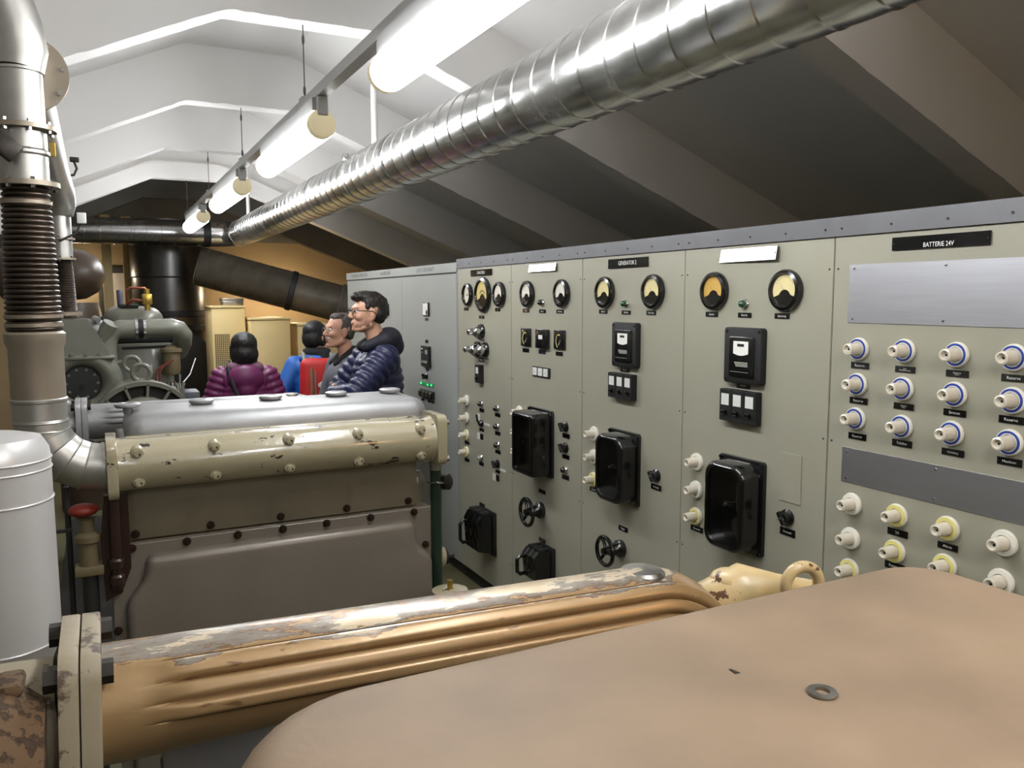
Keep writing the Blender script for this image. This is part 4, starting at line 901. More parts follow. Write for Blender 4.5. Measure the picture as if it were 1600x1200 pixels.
MB().tube([(0.012, -0.245, 1.215), (0.012, -0.247, 1.03), (0.008, -0.24, 0.97)], 0.014, 12).build('oxide_pipe', M['oxide'], ox)
for z in (1.03, 0.985): MB().lathe([(0.02,0),(0.02,0.02),(0.014,0.026)], (0.011, -0.246, z), n=14).build('pipe_nut', M['oxide'], ox)
vb = MB().lathe([(0.024,1.02),(0.024,1.10),(0.032,1.105),(0.032,1.12),(0.018,1.13),(0.018,1.165),(0.028,1.17)], (-0.055, -0.22, 0), n=20).build('drain_valve', M['khaki'], e2)
MB().rbox(-0.09, -0.02, -0.25, -0.19, 1.015, 1.04, 0.004).build('valve_flange', M['khaki'], vb)
MB().ell((-0.062, -0.22, 1.19), (0.038, 0.034, 0.018)).build('valve_handle', M['red'], vb, ang=80)
MB().cyl((-0.055, -0.22, 0.3), (-0.055, -0.22, 1.02), 0.02, n=16).build('drain_pipe', M['grey_dark'], vb)
MB().rbox(-0.14, -0.09, -0.225, -0.21, 1.135, 1.143, 0.002, 1).build('lever', M['blackmat'], vb)
MB().rbox(-0.11, -0.095, -0.14, -0.12, 0.3, 1.24, 0.004).build('stay', M['grey_dark'], e2)
st = MB().cyl((0.915, -0.40, 0.0), (0.915, -0.40, 0.86), 0.03, n=20).build('dipstick_tube', M['khaki'], e2)
MB().cyl((0.915, -0.40, 0.86), (0.915, -0.40, 0.893), 0.0085, n=14).build('dipstick', M['brass'], st)
MB().lathe([(0.055,0.845),(0.055,0.862),(0.03,0.866)], (0.915,-0.40,0), n=24).build('collar', M['cream'], st)
MB().rbox(0.90, 0.93, -0.40, -0.30, 0.05, 0.10, 0.004).build('tube_foot', M['khaki'], st)

# loose washer lying on the beige lid
wsh = tag(MB().lathe([(0.0062,0),(0.0062,0.0022),(0.0125,0.0022),(0.0128,0.0016),(0.0128,0.0004),(0.0122,0),(0.0062,0)], n=32, caps=False).build('washer', M['steel']), 'loose steel washer lying on the beige engine lid', 'washer')
wsh.location = (0.536, 0.469, 1.4123)
tag(MB().prism([(-0.002,-0.003),(0.003,-0.004),(0.001,0.005),(-0.001,0.006)], 0, 0.0006, uvn).build('paint_flake', M['steel_dark'], None, (0.497, 0.534, 1.4120), ang=0), 'tiny dark flake lying on the beige engine lid', 'flake')

# ------------------------------------------------------------------ exhaust pipes
def flange_z(parent, c, z, r, bolts=8, h=0.012, mat=None):
    f = MB().lathe([(r,0),(r,h)], (c[0], c[1], z), n=32).build('flange', mat or M['exhaust_dull'], parent)
    for k in range(bolts):
        a = 2*PI*(k+0.4)/bolts
        MB().cyl((c[0]+math.cos(a)*(r-0.009), c[1]+math.sin(a)*(r-0.009), z-0.008), (c[0]+math.cos(a)*(r-0.009), c[1]+math.sin(a)*(r-0.009), z+h+0.007), 0.0055, n=6).build('bolt', M['chrome'], f)
def bellows(parent, c, z0, z1, r0, r1, n, mat):
    m = MB(); prof = []
    for k in range(n):
        f_ = k/n; z = z0+(z1-z0)*f_; d = (z1-z0)/n; r = r0+(r1-r0)*f_**1.3
        prof += [(r-0.006, z), (r-0.001, z+d*0.25), (r, z+d*0.5), (r-0.001, z+d*0.75)]
    prof.append((r1-0.006, z1))
    return m.lathe(prof, (c[0], c[1], 0), n=36).build('bellows', mat, parent, ang=50)
PXc, PYc = -0.147, 2.405
ex = thing('exhaust_pipe', 'silvery exhaust pipe with dark bellows rising at the left of the middle engine', 'pipe', (0, 0, 0))
segs = []                                                     # lobster-back elbow into the manifold
R_ = 0.137
def elbow_pt(a): return Vector((PXc+R_-R_*math.cos(a), PYc, 1.302+R_-R_*math.sin(a)))
for k in range(5):
    a0, a1 = PI/2*k/5, PI/2*(k+1)/5
    pa, pb = elbow_pt(a0), elbow_pt(a1)
    def cut(a, p):
        nrm = Vector((math.sin(a), 0, -math.cos(a))); u_ = Vector((math.cos(a), 0, math.sin(a)))
        return [p+u_*(0.063*math.cos(2*PI*q/32))+Vector((0,1,0))*(0.063*math.sin(2*PI*q/32)) for q in range(32)]
    va, vb_ = cut(a0, pa), cut(a1, pb)
    MB().add(va+vb_, [(q, (q+1) % 32, 32+(q+1) % 32, 32+q) for q in range(32)]).build('elbow_segment', M['exhaust'], ex, ang=60)
    MB().tube(cut(a0, pa), 0.0022, 6, closed=True).build('elbow_seam', M['exhaust'], ex)
MB().cyl((-0.012, PYc, 1.302), (-0.002, PYc, 1.302), 0.066, n=32).build('joint_ring', M['exhaust'], ex)
o_ = (PXc, PYc, 0)
MB().lathe([(0.063,1.437),(0.063,1.485),(0.066,1.488),(0.066,1.494),(0.063,1.497)], o_, n=36).build('pipe_section', M['exhaust'], ex)
MB().lathe([(0.063,1.497),(0.063,1.625),(0.069,1.640),(0.070,1.662),(0.064,1.668)], o_, n=36).build('sleeve', M['exhaust_dull'], ex)
for z in (1.412, 1.435): MB().torus((PXc, PYc, z), Z3, 0.063, 0.003, 36, 6).build('bead', M['exhaust'], ex)
bellows(ex, o_, 1.668, 2.03, 0.065, 0.0535, 27, M['bellows'])
for z in (1.678, 1.70, 1.985): MB().lathe([(0.060,0),(0.0665 if z < 1.9 else 0.0575,0.002),(0.0665 if z < 1.9 else 0.0575,0.010),(0.060,0.012)], (PXc, PYc, z), n=36).build('bellows_band', M['exhaust_dull'], ex)
flange_z(ex, o_, 2.030, 0.078)
MB().lathe([(0.0555,2.04),(0.0555,2.105),(0.060,2.110),(0.060,2.117),(0.0555,2.122),(0.0555,2.17)], o_, n=36).build('pipe_section', M['exhaust'], ex)
flange_z(ex, o_, 2.168, 0.078)
MB().lathe([(0.0545,2.18),(0.0545,2.306),(0.058,2.308),(0.058,2.314)], o_, n=36).build('pipe_section', M['exhaust'], ex)
MB().tube([(PXc, PYc, 2.312), (PXc+0.004, PYc+0.005, 2.36), (PXc-0.004, PYc, 2.42), (PXc-0.025, PYc-0.01, 2.50), (PXc-0.035, PYc-0.02, 2.6), (PXc-0.035, PYc-0.02, 2.66)], [0.058, 0.066, 0.066, 0.062, 0.06, 0.06], 32).build('upper_bend', M['exhaust'], ex)
tg = MB().rbox(-0.086, -0.074, PYc-0.03, PYc-0.024, 2.105, 2.14, 0.001, 1).build('brass_tag', M['brass'], ex, ang=0)
cb = MB().rbox(-0.030, 0.030, -0.012, 0.012, -0.024, 0.024, 0.005).build('probe_box', M['steel_dark'], ex, (-0.178, PYc-0.075, 2.115)); cb.rotation_euler = (0, 0.7, 0.2)
MB().tube([(-0.025, 0, 0.005), (-0.08, 0, 0.03), (-0.15, 0, 0.05)], 0.008, 10).build('probe_rod', M['steel'], cb)
MB().tube([(0, 0.01, 0), (0.005, 0.035, 0.0)], 0.008, 8).build('probe_stub', M['steel'], cb)

e3p = thing('exhaust_pipe', 'farther exhaust pipe with narrow bellows, running along the ribs behind the first', 'pipe', (0, 0, 0))
HX, HZ = -0.142, 2.30
MB().tube([(HX, 2.50, HZ+0.03), (HX, 3.0, HZ+0.02), (HX, 4.1, HZ), (HX, 4.30, HZ-0.01), (HX, 4.40, HZ-0.05), (HX, 4.45, HZ-0.11), (HX, 4.45, HZ-0.16)], [0.062]*3+[0.066, 0.075, 0.075, 0.06], 28).build('header', M['exhaust'], e3p)
fr_ = MB().lathe([(0.095,0),(0.095,0.012)], (HX+0.012, 2.49, HZ+0.03), (0,1,0), 36).build('flange', M['exhaust_dull'], e3p)
for k in range(8):
    a = 2*PI*k/8+0.2; MB().cyl((HX+0.012+0.082*math.cos(a), 2.482, HZ+0.03+0.082*math.sin(a)), (HX+0.012+0.082*math.cos(a), 2.512, HZ+0.03+0.082*math.sin(a)), 0.006, n=6).build('bolt', M['chrome'], fr_)
o3 = (HX, 4.45, 0)
MB().lathe([(0.05,1.94),(0.05,2.16)], o3, n=28).build('pipe_section', M['exhaust'], e3p)
flange_z(e3p, o3, 2.03, 0.062, 6, 0.008); flange_z(e3p, o3, 1.935, 0.062, 6, 0.010)
bellows(e3p, o3, 1.69, 1.935, 0.055, 0.046, 30, M['bellows'])
flange_z(e3p, o3, 1.672, 0.075, 6, 0.016)
wb = MB().tube([(HX+0.02, 4.42, 2.32), (HX+0.075, 4.40, 2.33), (HX+0.088, 4.40, 2.36), (HX+0.075, 4.40, 2.40)], 0.006, 8).build('pipe_hanger', M['steel_dark'], e3p)
MB().rbox(HX+0.06, HX+0.10, 4.38, 4.42, 2.39, 2.41, 0.003, 1).build('hanger_clamp', M['steel_dark'], wb)
MB().rbox(HX+0.075, HX+0.115, 4.38, 4.42, 2.105, 2.155, 0.004).build('junction_box', M['white_tag'], e3p)
MB().tube([(HX+0.09, 4.41, 2.105), (HX+0.07, 4.40, 2.06), (HX, 4.385, 2.02)], 0.005, 8).build('cable', M['rubber'], e3p)

sil = thing('silencer', 'fat silver-painted vertical silencer cylinder at the left edge behind the foreground engine', 'silencer', (-0.21, 1.95, 0))
MB().lathe([(0.055,0),(0.055,0.90),(0.07,0.94),(0.106,1.03)], n=40).build('lower_cone', M['silver'], sil)
MB().lathe([(0.106,1.03),(0.106,1.42)], n=40).build('shell', M['silver'], sil)
MB().lathe([(0.106,1.42),(0.104,1.44),(0.09,1.465),(0.05,1.475),(1e-5,1.477)], n=40).build('top_dome', M['silver'], sil)
for z in (0.955, 1.033, 1.335, 1.40, 1.42): MB().torus((0,0,z), Z3, 0.1065 if z > 1 else 0.0765, 0.0022, 40, 6).build('seam_bead', M['silver'], sil)


# ------------------------------------------------------------------ rear generating set (grey-green)
g3 = thing('generating_set', 'grey-green rear generating set with curved air pipe and round alternator', 'engine', (0, 0, 0))
GG = M['grey_green']
MB().rbox(-0.25, 0.55, 3.6, 6.2, 0.0, 0.25, 0.01).build('bed_frame', M['grey_dark'], g3)
MB().rbox(0.07, 0.34, 4.58, 5.8, 0.25, 1.52, 0.015).build('engine_block', GG, g3)
MB().rbox(0.05, 0.36, 4.62, 5.8, 1.52, 1.63, 0.02, 3).build('cylinder_head', M['grey_dark'], g3)
hc = cover_mesh(0.03, 0.31, 4.62, 5.7, 1.62, 1.705, [0.09]*4, 0.07, crown=0.01).build('rocker_cover', GG, g3, ang=70)
MB().lathe([(0.013,0),(0.015,0.09),(0.012,0.095)], (0.105, 4.7, 1.70), n=16).build('breather', pmat('slate_breather', (72,74,86), 0.5), hc)
MB().rbox(0.10, 0.19, 4.66, 4.78, 1.70, 1.722, 0.006).build('breather_base', M['rubber'], hc)
ap = MB().tube([(0.03,4.48,1.30), (0.03,4.48,1.50), (0.035,4.48,1.545), (0.055,4.48,1.585), (0.095,4.48,1.60), (0.20,4.48,1.60), (0.33,4.48,1.603), (0.365,4.48,1.592), (0.385,4.50,1.565), (0.385,4.55,1.52), (0.37,4.64,1.47)],
               0.046, 24).build('air_pipe', GG, g3, ang=60)
MB().cyl((-0.01,4.48,1.52), (0.055,4.44,1.63), 0.038, n=20).build('pipe_branch', GG, ap)
for x in (0.168, 0.205): MB().lathe([(0.048,-0.008),(0.051,-0.006),(0.051,0.006),(0.048,0.008)], (x,4.48,1.60), (1,0,0), 24).build('hose_clip', M['chrome'], ap)
MB().lathe([(0.0485,-0.014),(0.0485,0.014)], (0.1865,4.48,1.60), (1,0,0), 24).build('hose', M['rubber'], ap)
MB().lathe([(0.065,0),(0.065,0.012)], (0.03,4.48,1.435), n=24).build('pipe_flange', GG, ap)
tr_ = MB().prism([(-0.20,1.655),(-0.045,1.655),(0.045,1.475),(-0.20,1.475)], 4.36, 4.52, lambda a, b, s_: (a, s_, b), 0.006, 2).build('turbine_housing', GG, g3)
MB().rbox(-0.20, 0.065, 4.35, 4.53, 1.462, 1.478, 0.004).build('housing_flange', GG, tr_)
for x in (-0.12, -0.06, 0.0): bolt_y(tr_, x, 4.36, 1.485, 0.008, 0.012, GG)
vo = MB().lathe([(0.085,0.0),(0.10,-0.03),(0.13,-0.045),(0.165,-0.03),(0.18,0.01),(0.175,0.06),(0.15,0.10)], (-0.085, 4.40, 1.345), (0,1,0), 44).build('volute', GG, g3, ang=60)
MB().lathe([(0.085,0.0),(0.08,-0.008),(1e-5,-0.010)], (-0.085, 4.40, 1.345), (0,1,0), 36).build('volute_disc', M['grey_dark'], vo)
MB().cyl((-0.085,4.385,1.33), (-0.085,4.389,1.33), 0.012, n=12).build('centre_hole', M['blackmat'], vo)
for k in range(10):
    a = 2*PI*k/10; bolt_y(vo, -0.085+0.068*math.cos(a), 4.391, 1.345+0.068*math.sin(a), 0.005, 0.006, GG)
tb = MB().ell((-0.01, 4.50, 1.60), (0.055, 0.06, 0.05)).build('turbo_casting', M['alucast'], g3, ang=80)
for p in ((-0.045,4.47,1.64), (-0.02,4.46,1.655), (0.0,4.455,1.565)): MB().cyl(p, (p[0]+0.02, p[1]-0.02, p[2]-0.01), 0.016, n=10).build('union_nut', M['alucast'], tb)
ff_ = MB().lathe([(1e-5,1.355),(0.035,1.365),(0.042,1.39),(0.042,1.475),(0.052,1.478),(0.052,1.495),(0.03,1.50),(0.02,1.51)], (0.325,4.5,0), n=24).build('fuel_filter', M['khaki'], g3)
bv = MB().rbox(0.205, 0.252, 4.55, 4.60, 1.72, 1.775, 0.006).build('brass_valve', M['brass'], g3)
MB().cyl((0.228,4.575,1.69), (0.228,4.575,1.80), 0.014, n=12).build('valve_stem', M['brass'], bv)
MB().tube([(0.228,4.575,1.79), (0.22,4.575,1.805), (0.15,4.575,1.805), (0.135,4.575,1.79), (0.135,4.60,1.71)], 0.006, 8).build('copper_pipe', M['copper'], bv)
MB().tube([(0.205,4.575,1.74), (0.16,4.575,1.745), (0.14,4.58,1.73), (0.135,4.60,1.71)], 0.007, 8).build('copper_pipe', M['copper'], bv)
for dx_ in (0.0, 0.016): MB().tube([(0.33,4.46,1.44), (0.26+dx_,4.46,1.40), (0.245+dx_,4.46,1.37), (0.245+dx_,4.48,1.25)], 0.005, 8).build('red_hose', pmat('dull_red_hose', (110,52,44), 0.5), g3)
MB().tube([(0.085,4.55,1.40), (0.09,4.53,1.36), (0.08,4.53,1.30), (0.085,4.55,1.22)], 0.007, 8).build('blue_cable', pmat('blue_cable_sheath', (46,74,116), 0.5), g3)
MB().tube([(0.31,4.42,1.32), (0.37,4.5,1.31), (0.42,4.6,1.35), (0.47,4.8,1.42)], 0.003, 6).build('wire_loop', M['white_tag'], g3)
ij = MB().rbox(0.285, 0.335, 4.38, 4.46, 1.23, 1.31, 0.01).build('injector_pump', M['steel'], g3)
for k in range(3): MB().cyl((0.295+0.016*k,4.40,1.31), (0.295+0.016*k,4.40,1.335), 0.006, n=8).build('injector_union', M['chrome'], ij)
MB().tube([(0.345,4.30,1.20), (0.345,4.30,1.38)], 0.005, 8).build('throttle_rod', M['chrome'], g3)
MB().tube([(0.10,4.56,1.50), (0.33,4.56,1.505)], 0.006, 8).build('control_rod', M['rubber'], g3)
# alternator facing the camera
al = MB().lathe([(0.19,0.5),(0.19,0.08),(0.185,0.05)], (0.155,3.78,1.18), (0,1,0), 48).build('alternator', GG, g3)
MB().lathe([(0.20,0.0),(0.218,0.0),(0.218,0.09),(0.20,0.09),(0.20,0.0)], (0.155,3.78,1.18), (0,1,0), 56, caps=False).build('outer_ring', GG, al)
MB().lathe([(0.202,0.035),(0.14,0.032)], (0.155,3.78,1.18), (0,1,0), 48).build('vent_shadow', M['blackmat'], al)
MB().lathe([(0.152,0.034),(0.15,-0.005),(0.12,-0.03),(0.08,-0.045),(1e-5,-0.05)], (0.155,3.78,1.18), (0,1,0), 48).build('end_bell', GG, al, ang=60)
for k in range(14):
    a = 2*PI*k/14+0.1
    MB().rbox(-0.006, 0.006, 0.0, 0.03, 0.145, 0.208, 0.002, 1).build('vent_spoke', GG, al, (0.155, 3.78, 1.18)).rotation_euler = (0, a, 0)
ey = MB().torus((0.155, 3.86, 1.428), (0.15,1,0), 0.036, 0.0105, 28, 10).build('lifting_eye', GG, al, ang=60)
MB().lathe([(0.03,1.385),(0.03,1.395),(0.014,1.40)], (0.155,3.86,0), n=16).build('eye_base', GG, ey)
MB().torus((0.13, 4.2, 1.445), (0.15,1,0), 0.034, 0.010, 24, 8).build('lifting_eye', GG, al, ang=60)
bx = MB().rbox(0.325, 0.40, 3.95, 4.1, 1.16, 1.325, 0.008).build('terminal_box', pmat('slate_box', (66,68,76), 0.5), g3)
MB().lathe([(0.016,1.28),(0.016,1.36),(0.02,1.36),(0.02,1.372)], (0.318, 3.93, 0), n=16).build('filler_cap', M['chrome'], bx)

# ------------------------------------------------------------------ rear bay furniture
def tan_cabinet(label, x0, x1, y0, y1, h, vent=False):
    c = thing('air_cabinet', label, 'cabinet', ((x0+x1)/2, (y0+y1)/2, 0)); hw, hd = (x1-x0)/2, (y1-y0)/2
    MB().rbox(-hw, hw, -hd, hd, 0.0, h-0.01, 0.01).build('body', M['tan_cab'], c)
    MB().rbox(-hw-0.008, hw+0.008, -hd-0.008, hd+0.008, h-0.01, h+0.012, 0.004).build('top', M['tan_cab'], c)
    if vent:
        v_ = MB().box(-hw+0.02, -hw+0.17, -hd-0.004, -hd+0.001, h-0.62, h-0.26).build('vent_plate', M['tan_cab'], c, ang=0)
        hole = shared('hole', lambda: MB().box(-0.0055, 0.0055, -0.006, 0.0, -0.006, 0.006).mesh('vent_hole', M['blackmat'], 0))
        for i in range(8):
            for j in range(18): put('vent_hole', hole, v_, (-hw+0.03+i*0.018, -hd, h-0.607+j*0.0195))
    else:
        MB().rbox(hw-0.06, hw-0.05, -hd-0.02, -hd, h*0.5, h*0.5+0.12, 0.003).build('handle', M['steel'], c)
    return c
tan_cabinet('tall tan cabinet with a perforated vent, left of the others in the rear bay', 0.99, 1.31, 8.45, 9.0, 1.665, True)
tan_cabinet('middle tan cabinet in the rear bay behind the woman in purple', 1.335, 1.72, 8.30, 8.8, 1.545)
tan_cabinet('right-hand tan cabinet in the rear bay behind the person in blue', 1.80, 2.25, 8.35, 8.85, 1.48)
bxs = thing('grey_box', 'small grey box standing on the tan vent cabinet', 'box', (1.22, 8.7, 1.677))
MB().rbox(-0.10, 0.10, -0.1, 0.1, 0.0, 0.06, 0.006).build('body', M['steel'], bxs); MB().rbox(-0.105, 0.105, -0.105, 0.105, 0.05, 0.075, 0.004).build('lid', M['steel'], bxs)
dr = thing('air_filter_drum', 'dark brown domed air drum on a stand behind the generating set', 'drum', (-0.18, 7.6, 0))
MB().lathe([(0.21,-0.5),(0.215,-0.02),(0.20,0.10),(0.15,0.19),(0.08,0.235),(1e-5,0.25)], (0,0,1.95), (1,-0.35,0), 40).build('dome', M['brown_drum'], dr, ang=60)
MB().lathe([(0.19,0.0),(0.19,1.62),(0.17,1.72)], (0.02,0,0), n=36).build('stand_cylinder', M['brown_drum'], dr)
MB().lathe([(0.09,-0.05),(0.09,0.05)], (0.23,-0.25,1.52), (0.3,-1,0), 24).build('flange_disc', M['rubber'], dr)
hp = thing('fan_housing', 'black round fan housing in front of the wide vertical duct', 'fan', (0.69, 9.45, 0))
MB().lathe([(0.40,0.0),(0.43,0.02),(0.43,0.16),(0.40,0.18)], (0,0,0.98), (0.25,-1,0), 44).build('drum', M['rubber'], hp)
MB().rbox(-0.3, 0.3, -0.2, 0.1, 0.0, 0.60, 0.01).build('foot', M['grey_dark'], hp)
for i, (x, lab) in enumerate(((0.12, 'yellow-painted steel column nearer the brown drum in the rear bay'), (0.34, 'yellow-painted steel column beside the pale door panel'))):
    c = thing('steel_column', lab, 'column', (x, 10.45+i*0.1, 0), group='yellow columns in the rear bay')
    MB().rbox(-0.05, 0.05, -0.05, 0.05, 0.0, 2.70, 0.006).build('shaft', M['tan_cab'], c)
    MB().rbox(-0.08, 0.08, -0.08, 0.08, 1.50, 1.54, 0.004).build('bracket', M['tan_cab'], c)
    MB().rbox(-0.08, 0.08, -0.08, 0.08, 0.0, 0.02, 0.003).build('base_plate', M['tan_cab'], c)
dp = MB().rbox(0.10, 0.95, YB-0.05, YB-0.001, 0.0, 2.06, 0.01).build('door_1', pmat('pale_door', (206,198,190), 0.5)); tag(dp, 'pale door panel in the ochre end wall', 'door', kind='structure')
MB().rbox(0.02, 0.10, YB-0.06, YB-0.001, 0.0, 2.14, 0.005).build('door_frame', M['plinth'], dp); MB().rbox(0.10, 0.95, YB-0.06, YB-0.001, 2.06, 2.14, 0.005).build('door_frame', M['plinth'], dp)

# ------------------------------------------------------------------ people
M['skin'] = pmat('skin', (206,158,132), 0.5, var=0.06, vs=30)
M['skin2'] = pmat('ruddy_skin', (196,146,122), 0.5, var=0.06, vs=30)
M['hair_dark'] = pmat('dark_brown_hair', (30,24,20), 0.55, var=0.35, vs=60, bump=0.6, bs=160, stretch=(1,1,0.3))
M['hair_black'] = pmat('black_hair', (20,18,18), 0.5, var=0.3, vs=60, bump=0.6, bs=160, stretch=(1,1,0.3))
M['hair_grey'] = pmat('grey_brown_hair', (74,66,60), 0.6, var=0.4, vs=70, bump=0.6, bs=160)
M['moustache'] = pmat('grey_moustache', (190,184,176), 0.7, var=0.2, vs=80)
M['navy'] = pmat('navy_quilted_nylon', (26,30,66), 0.42, var=0.15, vs=12, bump=0.15, bs=40)
M['hood'] = pmat('dark_hood_fabric', (24,25,36), 0.7, var=0.15, vs=30, bump=0.3, bs=200)
M['greycoat'] = pmat('grey_coat_cloth', (92,94,100), 0.75, var=0.12, vs=30, bump=0.3, bs=220)
M['purple'] = pmat('purple_quilted_nylon', (104,34,82), 0.42, var=0.14, vs=12, bump=0.15, bs=40)
M['mauve'] = pmat('mauve_hood_lining', (112,72,92), 0.6, var=0.12, vs=20)
M['bluejkt'] = pmat('bright_blue_jacket', (30,92,172), 0.55, var=0.1, vs=12, bump=0.12, bs=40)
M['scarf'] = pmat('black_scarf', (16,16,18), 0.85, var=0.3, vs=60, bump=0.5, bs=120)
M['redpack'] = pmat('red_backpack_cloth', (186,30,30), 0.55, var=0.12, vs=14, bump=0.15, bs=60)
M['strap'] = pmat('tan_strap', (134,96,66), 0.6, var=0.1)
M['greystrap'] = pmat('grey_strap', (130,126,120), 0.6, var=0.1)
M['trouser'] = pmat('dark_trousers', (34,36,46), 0.8, var=0.15, vs=30)
M['shoe'] = pmat('dark_shoe', (28,26,24), 0.5, var=0.1)
M['frame'] = pmat('dark_spectacle_frame', (24,16,18), 0.3, var=0.05)
M['eye'] = pmat('eye_white', (226,222,214), 0.2, var=0.02)
M['iris'] = pmat('eye_iris', (52,40,30), 0.2, var=0.05)
M['lip'] = pmat('lip', (170,104,92), 0.5, var=0.05)
def cap(m, p0, r0, p1, r1):
    p0, p1 = Vector(p0), Vector(p1)
    m.cyl(p0, p1, r0, r1, 16); m.ell(p0, (r0,)*3, None, 16, 10); m.ell(p1, (r1,)*3, None, 16, 10)
def blob(name, prims, voxel, mat, parent, smooth=4, quilt=None, amp=0.0, fuzz=0.0, ff=45.0):
    m = MB()
    for p in prims:
        if p[0] == 'c': cap(m, p[1], p[2], p[3], p[4])
        else: m.ell(p[1], p[2], p[3] if len(p) > 3 else None, 20, 14)
    me = bpy.data.meshes.new(name); me.from_pydata(m.v, [], m.f)
    bm = bmesh.new(); bm.from_mesh(me); bmesh.ops.remove_doubles(bm, verts=bm.verts[:], dist=1e-6)
    bmesh.ops.dissolve_degenerate(bm, dist=1e-7, edges=bm.edges[:]); bmesh.ops.recalc_face_normals(bm, faces=bm.faces[:]); bm.to_mesh(me); bm.free()
    t = bpy.data.objects.new('tmp', me); COL.objects.link(t)
    r = t.modifiers.new('r', 'REMESH'); r.mode = 'VOXEL'; r.voxel_size = voxel
    if smooth: s_ = t.modifiers.new('s', 'SMOOTH'); s_.factor = 0.5; s_.iterations = smooth
    dg = bpy.context.evaluated_depsgraph_get(); dg.update()
    out = bpy.data.meshes.new_from_object(t.evaluated_get(dg)); out.name = name
    bpy.data.objects.remove(t)
    if fuzz:
        for v in out.vertices:
            c = v.co; d = mnoise.noise(Vector((c.x*ff, c.y*ff, c.z*ff*0.5)))+0.5*mnoise.noise(Vector((c.x*ff*2.3, c.y*ff*2.3, c.z*ff)))
            v.co = c+v.normal*(d*fuzz)
    if quilt:
        n = len(out.vertices); co = np.empty(n*3); out.vertices.foreach_get('co', co); co = co.reshape(-1, 3)
        no = np.empty(n*3); out.vertices.foreach_get('normal', no); no = no.reshape(-1, 3)
        best = np.full(n, 1e9); sp = np.zeros(n)
        for p in prims:
            if p[0] != 'c': continue
            a, b = np.array(p[1]), np.array(p[3]); L_ = np.linalg.norm(b-a)+1e-9; d = (b-a)/L_
            tt = np.clip((co-a)@d, 0, L_); dist = np.linalg.norm(co-a-tt[:, None]*d, axis=1)-(p[2]+(p[4]-p[2])*tt/L_)
            w_ = dist < best; best[w_] = dist[w_]
            tor = abs(d[2]) > 0.95 and L_ > 0.15 and p[2] > 0.08
            sp[w_] = co[w_, 2] if (tor or L_ < 0.12) else ((co[w_]-a)@d)
        off = amp*(np.abs(np.sin(PI*sp/quilt))**0.6-0.6)
        co = co+no*off[:, None]; out.vertices.foreach_set('co', co.ravel()); out.update()
    out.materials.clear(); out.materials.append(mat); out.shade_smooth()
    return put(name, out, parent)
def rotm(yaw=0, pitch=0, roll=0):
    return Matrix.Rotation(math.radians(yaw), 3, 'Z') @ Matrix.Rotation(math.radians(-pitch), 3, 'Y') @ Matrix.Rotation(math.radians(roll), 3, 'X')
def head_prims(c, R, s, fem=False):
    """skull, jaw, nose, brow, lips and ears around the centre c; R turns the head (forward = +x)"""
    c = Vector(c)
    def P(x, y, z): return c+R @ (Vector((x, y, z))*s)
    E = lambda p, r: ('e', P(*p), tuple(q*s for q in r), R)
    K = lambda a, ra, b, rb: ('c', P(*a), ra*s, P(*b), rb*s)
    j = 0.9 if fem else 1.0
    out = [E((-0.012,0,0.036), (0.097,0.075,0.086)), E((0.030,0,-0.010), (0.060,0.062,0.088)), E((0.040,0,-0.066), (0.050*j,0.050*j,0.045)),
           E((0.078,0,-0.096), (0.019,0.022,0.018)), K((0.0,0.045*j,-0.06), 0.026, (0.062,0.022,-0.094), 0.018), K((0.0,-0.045*j,-0.06), 0.026, (0.062,-0.022,-0.094), 0.018),
           K((0.090,0,0.020), 0.009, (0.113,0,-0.020), 0.012), E((0.104,0.010,-0.026), (0.012,0.008,0.009)), E((0.104,-0.010,-0.026), (0.012,0.008,0.009)),
           K((0.080,-0.034,0.034), 0.013, (0.080,0.034,0.034), 0.013), E((0.062,0.036,-0.018), (0.030,0.026,0.026)), E((0.062,-0.036,-0.018), (0.030,0.026,0.026)),
           K((0.088,-0.016,-0.054), 0.0105, (0.088,0.016,-0.054), 0.0105), K((0.085,-0.014,-0.069), 0.010, (0.085,0.014,-0.069), 0.010),
           E((-0.006,0.078,-0.004), (0.020,0.011,0.032)), E((-0.006,-0.078,-0.004), (0.020,0.011,0.032)), E((-0.002,0.076,-0.030), (0.012,0.009,0.014)), E((-0.002,-0.076,-0.030), (0.012,0.009,0.014))]
    return out, P
def hand_prims(wrist, d, side, curl):
    """palm and five fingers; d = direction of the hand, side = towards the thumb, curl = direction the fingers bend"""
    w_ = Vector(wrist); d = Vector(d).normalized(); t = Vector(side); t = (t-d*t.dot(d)).normalized(); n = Vector(curl); n = (n-d*n.dot(d)-t*n.dot(t)).normalized()
    pr = [('c', w_, 0.026, w_+d*0.03, 0.027)]
    for k in range(4): pr.append(('c', w_+d*0.02+t*(0.024-0.016*k), 0.015, w_+d*0.085+t*(0.030-0.020*k), 0.0125))
    for k, l in enumerate((0.9, 1.0, 0.94, 0.76)):
        a = w_+d*0.085+t*(0.030-0.020*k); b = a+(d*0.9+n*0.35).normalized()*0.042*l; c = b+(d*0.45+n*0.9).normalized()*0.026*l; e = c+(d*0.05+n).normalized()*0.022*l
        pr += [('c', a, 0.0105, b, 0.0095), ('c', b, 0.0095, c, 0.009), ('c', c, 0.009, e, 0.008)]
    a = w_+d*0.022+t*0.028; b = a+(d*0.6+t*0.8).normalized()*0.038; c = b+(d*0.9+n*0.4).normalized()*0.034
    return pr+[('c', a, 0.014, b, 0.012), ('c', b, 0.012, c, 0.0095)]
